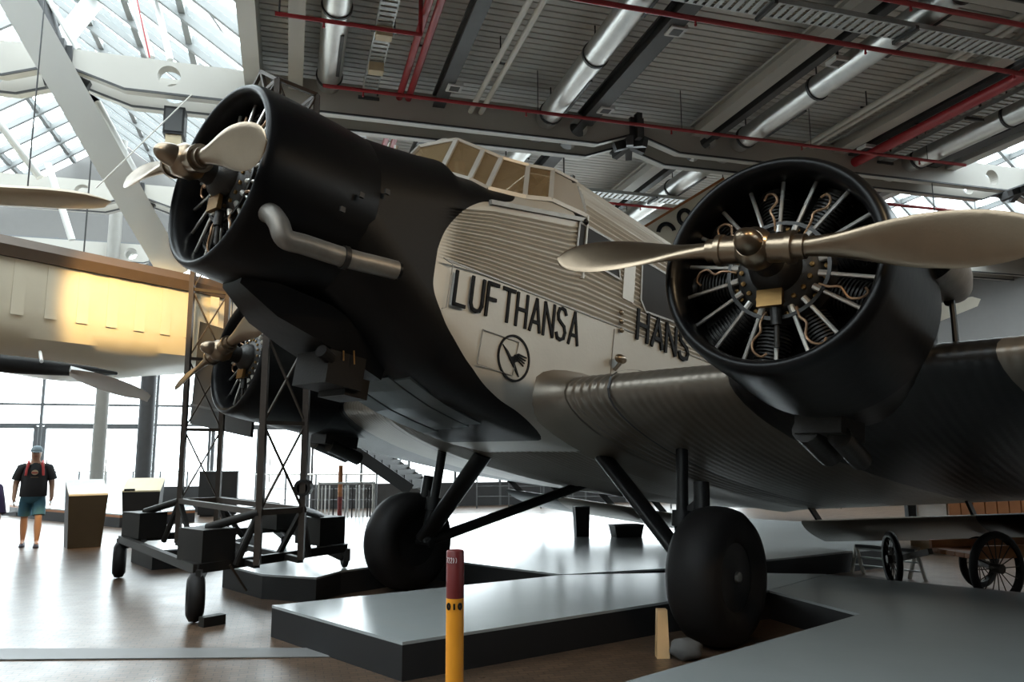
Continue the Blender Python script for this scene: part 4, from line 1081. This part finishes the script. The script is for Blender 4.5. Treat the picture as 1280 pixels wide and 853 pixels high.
# dark board hung behind the starboard engine
c4 = [b2w(*on_bx(x, y, 1.12)) for x, y in ((237, 530), (313, 547), (325, 425), (250, 402))]
t = thing('hanging_board', 'plain dark grey board hanging behind the starboard engine', 'board', c4[0])
q = MB(); q.prism([p - c4[0] for p in c4], FB * -.04); q.build('panel', 'plinth', t)
q = MB(); q.bar(c4[0].lerp(c4[3], .18) - c4[0] + FB * .01, c4[1].lerp(c4[2], .18) - c4[0] + FB * .01, .02, .03); q.build('batten', 'darkbeam', t)
for p in (c4[2], c4[2].lerp(c4[3], .45)):
    q = MB(); q.tube([p - c4[0], V((p.x, p.y, 7.0)) - c4[0]], .008, 6); q.build('suspension_cable', 'joint', t)

# ================================================================ PEOPLE
def skin_mesh(name, verts, edges, radii, m, parent, root=0, lev=2):
    me = bpy.data.meshes.new(name); me.from_pydata(verts, edges, [])
    o = bpy.data.objects.new(name, me); col.objects.link(o); o.parent = parent
    md = o.modifiers.new('skin', 'SKIN'); md.use_smooth_shade = True
    sv = me.skin_vertices[0].data
    for i, r in enumerate(radii): sv[i].radius = r if isinstance(r, tuple) else (r, r)
    sv[root].use_root = True
    ss = o.modifiers.new('subd', 'SUBSURF'); ss.levels = lev; ss.render_levels = lev
    me.materials.append(M[m]); return o
def person(loc, face, label, shirt, legwear, capm, long_legs=False, straps=True, stride=.12, height=1.77):
    t = thing('person', label, 'person', loc, face)      # local: looks along -y
    Vv = []; Ed = []; Rd = []
    def pt(p, r, par=None):
        Vv.append(p); Rd.append(r); i = len(Vv) - 1
        if par is not None: Ed.append((par, i))
        return i
    pel = pt((0, 0, .95), (.15, .11)); wst = pt((0, -.01, 1.10), (.15, .115), pel); che = pt((0, 0, 1.30), (.165, .12), wst); upc = pt((0, .01, 1.42), (.10, .085), che)
    nk = pt((0, .005, 1.50), .058, upc); jaw = pt((0, -.02, 1.565), (.066, .075), nk); hd_ = pt((0, -.01, 1.645), (.084, .104), jaw); tp = pt((0, .005, 1.725), (.073, .09), hd_)
    nose = pt((0, -.117, 1.632), .015, hd_)
    joints = {}
    for s in (-1, 1):
        ear = pt((s * .078, .01, 1.64), .014, hd_)
        sh = pt((s * .185, .01, 1.405), .066, upc); el = pt((s * .275, .02, 1.13), .054, sh); wr = pt((s * .285, -.06, .90), .037, el); pm = pt((s * .285, -.075, .83), (.020, .038), wr)
        th = pt((s * .262, -.115, .82), .011, pm); pt((s * .252, -.125, .785), .009, th)
        for k in range(4):
            dy = -.105 + k * .022; a = pt((s * .286, dy, .785 - .0), .0095, pm); b = pt((s * .278, dy + .002, .748 - (.012 if k in (1, 2) else 0)), .0085, a); pt((s * .262, dy + .004, .722 - (.012 if k in (1, 2) else 0)), .0075, b)
        sd = stride * s
        hp = pt((s * .095, 0, .88), .092, pel); kn = pt((s * .11, -sd * .75 - .02, .49), .060, hp); cf = pt((s * .11, -sd * .9 + .02, .35), .068, kn); an = pt((s * .11, -sd * 1.0 + .02, .09), .036, cf); ft = pt((s * .12, -sd * 1.0 - .12, .04), (.042, .03), an)
        joints[s] = (hp, kn, an, ft)
    body = skin_mesh('body', Vv, Ed, Rd, 'skin', t)
    g = lambda i: Vv[i]
    def el_(c, rx, ry, n=20): return [V((c[0] + rx * math.cos(2 * math.pi * k / n), c[1] + ry * math.sin(2 * math.pi * k / n), c[2])) for k in range(n)]
    # shirt: torso loft with two short sleeves
    q = MB(); q.loft([el_(c, a_, b_) for c, a_, b_ in (((0, 0, .88), .215, .165), ((0, -.005, .98), .213, .168), ((0, -.01, 1.10), .208, .160), ((0, 0, 1.25), .215, .150), ((0, .005, 1.36), .212, .128), ((0, .01, 1.43), .15, .098), ((0, .008, 1.475), .088, .078), ((0, .006, 1.49), .072, .070))])
    for s in (-1, 1): q.tube([(s * .13, .01, 1.425), (s * .20, .012, 1.385), (s * .245, .016, 1.27), (s * .268, .018, 1.17)], [.06, .088, .084, .088], 14)
    q.build('shirt', shirt, t, 60)
    q = MB(); q.loft([el_(c, a_, b_) for c, a_, b_ in (((0, 0, 1.0), .18, .14), ((0, 0, .90), .192, .145), ((0, 0, .80), .185, .14), ((0, 0, .76), .12, .10))])
    for s in (-1, 1):
        hp, kn, an, ft = joints[s]; a, b = V(g(hp)), V(g(kn)); P3 = [a + V((0, 0, .02)), a.lerp(b, .3), a.lerp(b, .6), a.lerp(b, .84)]; r3 = [.095, .108, .104, .106]
        if long_legs: P3 += [b, V(g(an)) + V((0, 0, .0))]; r3 += [.09, .085]
        q.tube(P3, r3, 16)
    q.build('trousers' if long_legs else 'shorts', legwear, t, 60)
    for s in (-1, 1):
        hp, kn, an, ft = joints[s]; a, f = V(g(an)), V(g(ft))
        q = MB(); rg = []
        for d, w, h in ((-.06, .035, .09), (-.03, .045, .105), (.05, .045, .09), (.13, .05, .065), (.19, .045, .045), (.215, .02, .03)):
            c = V((a.x, a.y, 0)) + V((0, -d, 0)); rg.append([c + V((w * math.cos(k * math.pi / 6), 0, h * max(0, math.sin(k * math.pi / 6)) + .002)) for k in range(12)])
        q.loft(rg); q.build('shoe', 'shoe', t, 60)
    q = MB(); q.lathe([(1.665, .097), (1.70, .098), (1.745, .083), (1.775, .05), (1.785, .001)], 20, (0, .0, 0), 'z'); 
    for i, (x, y, z) in enumerate(q.v): q.v[i] = (x, y * 1.15 , z)
    if straps: q.prism([(-.065, -.08, 1.668), (.065, -.08, 1.668), (.05, -.17, 1.655), (-.05, -.17, 1.655)], (0, 0, .01))
    q.build('cap' if straps else 'hair', capm, t, 50)
    for s in (-1, 1):
        MB().ball((s * .034, -.108, 1.655), .010, 8, 6).build('eye', 'letter', t)
    MB().box((0, -.104, 1.588), (.045, .01, .008)).build('mouth', 'strap', t)
    if straps:
        for s in (-1, 1):
            q = MB(); q.tube([(s * .105, -.10, 1.455), (s * .125, -.150, 1.36), (s * .135, -.160, 1.25)], .022, 8); q.tube([(s * .105, -.10, 1.455), (s * .11, .0, 1.50), (s * .12, .12, 1.45)], .022, 8); q.build('backpack_strap', 'strap', t, 50)
        q = MB(); q.ball((0, .22, 1.26), .2, 16, 10, (.85, .5, 1.15)); q.build('backpack', 'tshirt', t, 50)
        n = 20; rg = [[(.052 * math.cos(2 * math.pi * k / n), -.150 + o_, 1.305 + .045 * math.sin(2 * math.pi * k / n)) for k in range(n)] for o_ in (.01, -.012)]
        q = MB(); q.loft(rg); q.build('shirt_print', 'panel_cream', t); MB().box((0, -.160, 1.30), (.09, .012, .02)).build('print_bar', 'strap', t)
        MB().box((0, -.158, 1.22), (.12, .008, .012)).build('print_line', 'wood', t)
    t.scale = (height / 1.77,) * 3
    return t
person(on_z(36, 684), R(30), 'man in charcoal t-shirt, teal shorts and cap walking with a backpack', 'tshirt', 'shorts', 'cap')
person(on_z(-46, 812), -.5, 'person in purple clothes at the edge of the glossy floor', 'purple', 'purple', 'tshirt', True, False, .05, 1.68)

# ================================================================ FURNISHINGS OF THE EXHIBITION
# orange-yellow guidance post
B = thing('guide_post', 'slim orange-yellow post with dark red upper band in front of platform', 'post', (-.305, 4.2, 0))
q = MB(); q.lathe([(0, .047), (.853, .047)], 28, (0, 0, 0), 'z'); q.build('shaft', 'yellow', B, 40)
q = MB(); q.lathe([(.853, .047), (1.088, .047), (1.096, .042), (1.096, .001)], 28, (0, 0, 0), 'z'); q.build('red_band', 'darkred', B, 40)
def curved(txt, cz, h, a0, da, m, w=.004):
    sh = {'2': [[(0, .8), (.15, 1), (.45, 1), (.6, .8), (.55, .55), (0, 0), (.6, 0)]], '7': [[(0, 1), (.6, 1), (.2, 0)]], ')': [[(0, 1), (.25, .75), (.3, .5), (.25, .25), (0, 0)]], 'O': [[(.3, 1), (.05, .8), (0, .5), (.05, .2), (.3, 0), (.55, .2), (.6, .5), (.55, .8), (.3, 1)]], 'i': [[(.3, 0), (.3, 1)]]}
    for i, ch in enumerate(txt):
        q = MB()
        for st in sh[ch]:
            P = [(a0 + i * da + x * da * .8, cz + y * h) for x, y in st]
            P3 = [V((.0478 * math.sin(a), -.0478 * math.cos(a), z)) for a, z in P]
            q.tube(P3, w, 5)
        q.build('digit', m, B)
curved('722))', 1.035, .026, R(-60), R(17), 'white', .0017)
curved('OiO', .800, .030, R(-48), R(38), 'letter', .006)
# dark lectern with pale slanted panel
def lectern(p, rz, w, d, h, label, panel, lean=0.0, name='info_lectern'):
    t = thing(name, label, 'lectern', p, rz)
    q = MB(); b = [(-w * .42, -d * .35, 0), (w * .42, -d * .35, 0), (w * .42, d * .45, 0), (-w * .42, d * .45, 0)]; tp = [(-w / 2 + lean, -d / 2, h - .12), (w / 2 + lean, -d / 2, h - .12), (w / 2 + lean, d / 2, h + .12), (-w / 2 + lean, d / 2, h + .12)]
    q.loft([[V(k) for k in b], [V(k) for k in tp]]); q.build('body', 'plinth', t)
    q = MB(); q.loft([[V(k) + V((0, 0, .002)) for k in tp], [V(k) + V((0, 0, .03)) for k in tp]]); q.build('panel', panel, t)
    return t
lectern(on_z(103, 684), R(38), .62, .50, 1.02, 'tall charcoal lectern with pale slanted text panel beside the man', 'panel_text', .0)
t = lectern(on_z(176, 668), R(14), .72, .46, .98, 'charcoal plinth with cream slanted text panel behind the castor wheel', 'panel_cream')
MB().box((-.22, -.22, .90), (.2, .02, .05)).build('panel_title', 'letter', t)
t = thing('display_cabinet', 'plain dark cabinet standing behind the lattice tower', 'cabinet', on_z(272, 645), AZ)
MB().box((0, 0, .60), (.95, .6, 1.10)).build('body', 'plinth', t); MB().box((0, 0, .025), (.85, .5, .05)).build('foot_plinth', 'joint', t); MB().box((0, 0, 1.16), (1.0, .64, .03)).build('lid', 'darkbeam', t)
for px, py, w, h, lab in ((727, 671, .12, .46, 'narrow tapered dark stand on the bright platform under the belly'), (783, 671, .24, .17, 'low dark pedestal on the bright platform under the wing'), (1140, 666, .08, .5, 'small brown stand on the platform near the flap')):
    p = on_z(px, py, PZ); t = thing('info_stand', lab, 'stand', p, AZ)
    q = MB(); q.loft([[V((a * w * .9, b * w * .5, 0)) for a, b in ((-1, -1), (1, -1), (1, 1), (-1, 1))], [V((a * w * 1.05, b * w * .55, h)) for a, b in ((-1, -1), (1, -1), (1, 1), (-1, 1))]]); q.build('body', 'plinth', t)
    MB().box((0, 0, h + .012), (w * 2.15, w * 1.15, .02)).build('panel', 'joint', t)
# low stage with wooden rim
pts = [on_z(x, y, .30) for x, y in ((12, 630), (45, 634.5), (150, 643), (244, 637), (240, 631), (60, 626))]
o = V((pts[0].x, pts[0].y, 0)); t = thing('low_stage', 'low black stage with wooden rim behind the man', 'stage', o)
q = MB(); q.prism([V((p.x - o.x, p.y - o.y, 0)) for p in pts], (0, 0, .22)); q.build('skirt', 'platform_side', t)
q = MB(); q.prism([V((p.x - o.x, p.y - o.y, .22)) for p in pts], (0, 0, .05)); q.build('rim', 'cartwood', t)
q = MB(); q.prism([V(((p.x - o.x), (p.y - o.y), .27)) for p in pts], (0, 0, .03)); q.build('top_board', 'platform', t)
# glass railings
def railing(a, b, h, n, label, glassy=True):
    t = thing('railing', label, 'railing', a); d = b - a
    for i in range(n + 1):
        q = MB(); p = d * (i / n); q.bar(p, p + V((0, 0, h)), .04, .04); q.build('post', 'mullion', t)
    q = MB(); q.tube([V((0, 0, h)), d + V((0, 0, h))], .022, 8); q.build('handrail', 'steel', t)
    for i in range(n):
        if glassy:
            q = MB(); q.prism([d * ((i + .05) / n) + V((0, 0, .12)), d * ((i + .95) / n) + V((0, 0, .12)), d * ((i + .95) / n) + V((0, 0, h - .08)), d * ((i + .05) / n) + V((0, 0, h - .08))], V((-d.y, d.x, 0)).normalized() * .012); q.build('glass_panel', 'glass', t)
        else:
            for z in (.35, .65):
                q = MB(); q.tube([d * (i / n) + V((0, 0, z)), d * ((i + 1) / n) + V((0, 0, z))], .012, 6); q.build('rail', 'mullion', t)
a, b = on_z(62, 637.5), on_z(232, 637.5); railing(a, b, 1.12, 5, 'glass railing with steel handrail in front of the doors')
a, b = on_z(318, 641), on_z(470, 641); railing(a, b, 1.05, 4, 'thin steel railing behind the starboard engine', False)
a, b = on_z(596, 636), on_z(880, 636); railing(a, b, 1.0, 7, 'long steel railing along the windows behind the bright platform', False)
# rack of bars with a red and wood pole
p = on_z(432, 657); t = thing('bar_rack', 'steel stand holding a row of upright bars', 'rack', p, AZ)
q = MB()
for x in (-.62, .62):
    for y in (-.2, .2): q.bar((x, y, 0), (x, y, .98), .03)
q.build('frame', 'steel', t)
for z in (.06, .95):
    for y in (-.2, .2): MB().bar((-.62, y, z), (.62, y, z), .03, .03).build('rail', 'steel', t)
bm_ = MB().bar((0, 0, .04), (0, 0, .90), .045, .03).mesh('upright_bar', 'white'); bd_ = MB().bar((0, 0, .04), (0, 0, .86), .05, .03).mesh('upright_bar', 'plinth')
for i in range(14):
    x = -.55 + i * .085
    if 4 <= i <= 5: continue
    link('upright_bar', bd_ if i in (3, 8, 12, 13) else bm_, t, (x, (-.12, .1, 0)[i % 3], 0))
p = on_z(424, 655); t = thing('striped_pole', 'red and wood coloured pole standing in the bar rack', 'pole', p + HA * -.02)
q = MB(); q.tube([(0, 0, 0), (0, 0, .62)], .055, 14); q.build('red_shaft', 'darkred', t, 40); q = MB(); q.tube([(0, 0, .62), (0, 0, 1.35)], .055, 14); q.build('wood_shaft', 'cartwood', t, 40)
# stair flight seen from below
t = thing('stair_flight', 'concrete stair with pale stringer in front of the far windows', 'staircase', on_z(535, 640))
so = t.location; a = on_y(535, 610, 18.2) - so; b = on_y(440, 545, 18.2) - so; b = a + (b - a) * 2.0
wv = V((-.25, -1.15, 0))
q = MB(); q.bar(a, b, .06, .30); q.build('stringer', 'stair', t)
q = MB(); q.bar(a + wv, b + wv, .06, .26); q.build('stringer', 'plinth', t)
n = 22; tm = None
for i in range(n):
    p = a.lerp(b, (i + .5) / n)
    q = MB(); q.bar(p, p + wv, .24, .05); q.build('tread', 'plinth', t)
    q = MB(); q.bar(p + V((.1, 0, .08)), p + wv + V((.1, 0, .08)), .02, .16); q.build('riser', 'plinth', t)
q = MB(); q.bar(V((a.x, a.y, 0)), a, .12, .12); q.build('newel', 'stair', t)
for k in (0, 1):
    q = MB(); q.tube([a + wv * k + V((0, 0, .95)), b + wv * k + V((0, 0, .95))], .02, 8); q.build('handrail', 'steel', t)
# wooden wedge, sandbag and cables by the port tyre
p = on_z(828, 822); q = MB(); q.loft([[V((-.05, -.05, 0)), V((.05, -.05, 0)), V((.05, .05, 0)), V((-.05, .05, 0))], [V((-.01, .10, .34)), V((.07, .10, .34)), V((.07, .18, .34)), V((-.01, .18, .34))]]); tag(q.build('wooden_wedge', 'wedge', None, 0, p), 'pale pine wedge propped against the port tyre', 'wedge')
p = on_z(858, 826); q = MB(); q.ball((0, 0, .085), .1, 16, 10, (1.3, .9, .85))
for i, (x, y, z) in enumerate(q.v): q.v[i] = (x + .012 * math.sin(z * 70 + y * 40), y + .01 * math.sin(x * 60), z)
tag(q.build('sandbag', 'bag', None, 60, p), 'crumpled dark grey sandbag at the foot of the port tyre', 'sandbag')
# ladder trestles under the flap
def trestle(pix, top_h, label):
    f = [on_z(*q_) for q_ in pix]; c = sum(f, V()) / 4; t = thing('ladder_trestle', label, 'trestle', V((c.x, c.y, 0)))
    o = t.location; m1 = (f[0] + f[1]) / 2 - o + V((0, 0, top_h)); m2 = (f[2] + f[3]) / 2 - o + V((0, 0, top_h))
    for i, k in ((0, m1), (1, m1), (2, m2), (3, m2)):
        q = MB(); q.tube([f[i] - o, k], .026, 8); q.build('leg', 'white_pipe', t, 40)
    for h_ in (.3, .6, .9):
        for i, j, ma, mb_ in ((0, 2, m1, m2), (1, 3, m1, m2)):
            q = MB(); q.bar((f[i] - o).lerp(ma, h_), (f[j] - o).lerp(mb_, h_), .035, .02); q.build('rung', 'tray', t)
    q = MB(); q.bar(m1, m2, .07, .04); q.build('top_rail', 'joint', t)
trestle([(1065, 716), (1080, 718), (1137, 724), (1158, 727)], .36, 'light metal ladder trestle standing under the wing flap')
# wooden cart with wire wheels
CT_ = thing('wooden_cart', 'orange brown wooden cart with black wire wheels behind the platform', 'cart', (5.3, 8.9, 0), R(10))
def cart_wheel(x, y, r, rz):
    q = MB(); q.lathe([(-.03, r - .075), (-.04, r - .04), (-.025, r - .008), (0, r), (.025, r - .008), (.04, r - .04), (.03, r - .075), (-.03, r - .075)], 40, (0, 0, 0), 'y'); w = q.build('tyre', 'rubber', CT_, 50, (x, y, r), (0, 0, rz))
    q = MB(); q.lathe([(-.06, .001), (-.06, .05), (.06, .05), (.06, .001)], 14, (0, 0, 0), 'y'); q.build('hub', 'rust', w, 40)
    sp_ = MB().tube([(0, 0, .04), (0, 0, r - .07)], .006, 5).mesh('spoke', 'rust')
    for k in range(16): link('spoke', sp_, w, None, (0, 2 * math.pi * k / 16, 0))
cart_wheel(-.28, -.48, .385, R(10)); cart_wheel(-.62, .75, .33, R(70)); cart_wheel(.36, .52, .30, R(10))
for i in range(5): MB().box((.15, -.36 + i * .135, .50), (1.3, .125, .05)).build('plank', 'cartwood', CT_)
for y in (-.42, .22): MB().box((.15, y, .545), (1.3, .04, .13)).build('side_board', 'cartwood', CT_)
MB().bar((-.28, -.5, .385), (.36, .54, .30), .06, .06).build('axle', 'rust', CT_);
MB().bar((-.6, .1, .50), (-.62, .70, .33), .06, .06).build('draw_bar', 'rust', CT_)
# crates further back
for px, py, w, d, h, lab in ((1235, 690, 1.9, .8, .75, 'large orange brown crate behind the wooden cart'), (1178, 684, .9, .5, .62, 'pale slatted crate behind the ladder trestle')):
    p = on_z(px, py); t = thing('crate', lab, 'crate', p, R(8))
    big = w > 1.2; n = 9 if big else 12
    for i in range(n):
        MB().box((-w / 2 + w * (i + .5) / n, -d / 2, h / 2 + .2), (w / n * (.9 if big else .55), .03, h)).build('slat', 'cartwood' if big else 'white', t)
    MB().box((0, .02, h / 2 + .2), (w * .98, d * .9, h * .98)).build('body', 'wood' if big else 'plinth', t)
    for x in (-w / 2 + .1, w / 2 - .1): MB().box((x, 0, .1), (.12, d, .2)).build('runner', 'wood', t)
# cream hanging wing with black letters behind the port engine, small tip further back
t = thing('hanging_wing', 'cream wing with orange edge and black letters behind the cabin roof', 'wing', on_y(852, 275, 15.5))
o = t.location.copy(); c = [on_y(x, y, 15.5) - o for x, y in ((800, 287), (905, 223), (960, 260), (960, 330), (830, 340))]
q = MB(); q.prism(c, (0, .18, 0)); q.build('wing_panel', 'cream_low', t); q = MB(); q.bar(c[0] + V((0, .09, 0)), c[1] + V((0, .09, 0)), .2, .05); q.build('edge_strip', 'cartwood', t)
def ringlet(px, py, r, a0, a1, n=20):
    b = MB(); p = on_y(px, py, 15.5) - o + V((0, -.01, 0)); b.tube([p + V((r * math.cos(lerp(a0, a1, i / n)), 0, r * 1.2 * math.sin(lerp(a0, a1, i / n)))) for i in range(n + 1)], .045, 8); b.build('letter', 'letter', t, 60)
ringlet(856, 272, .13, 0, 6.28); ringlet(833, 292, .17, .3, 3.0)
q = MB(); q.tube([c[1] + V((0, .09, 0)), c[1] + V((0, .09, 1.0))], .01, 6); q.build('suspension_cable', 'joint', t)
t = thing('hanging_wing', 'small cream wing with pointed tip seen beyond the port nacelle', 'wing', on_y(1200, 385, 15.0)); o = t.location.copy()
c = [on_y(x, y, 15.0) - o for x, y in ((1150, 385), (1180, 378), (1215, 371), (1226, 374), (1222, 383), (1190, 396), (1150, 412))]
q = MB(); q.prism(c, (0, .12, 0)); q.build('wing_panel', 'cream_low', t); q = MB(); q.tube([c[1] + V((0, .06, 0)), c[1] + V((0, .06, 2.6))], .01, 6); q.build('suspension_cable', 'joint', t)
# wall telephone box on the pale end wall
t = thing('wall_device', 'small grey device box on the pale wall by the windows', 'device', hall(-11.15, VW - .26, 1.35), AZ)
MB().box((0, 0, 0), (.22, .14, .34)).build('housing', 'beam', t); MB().box((0, -.075, .06), (.15, .02, .1)).build('screen', 'darkbeam', t)
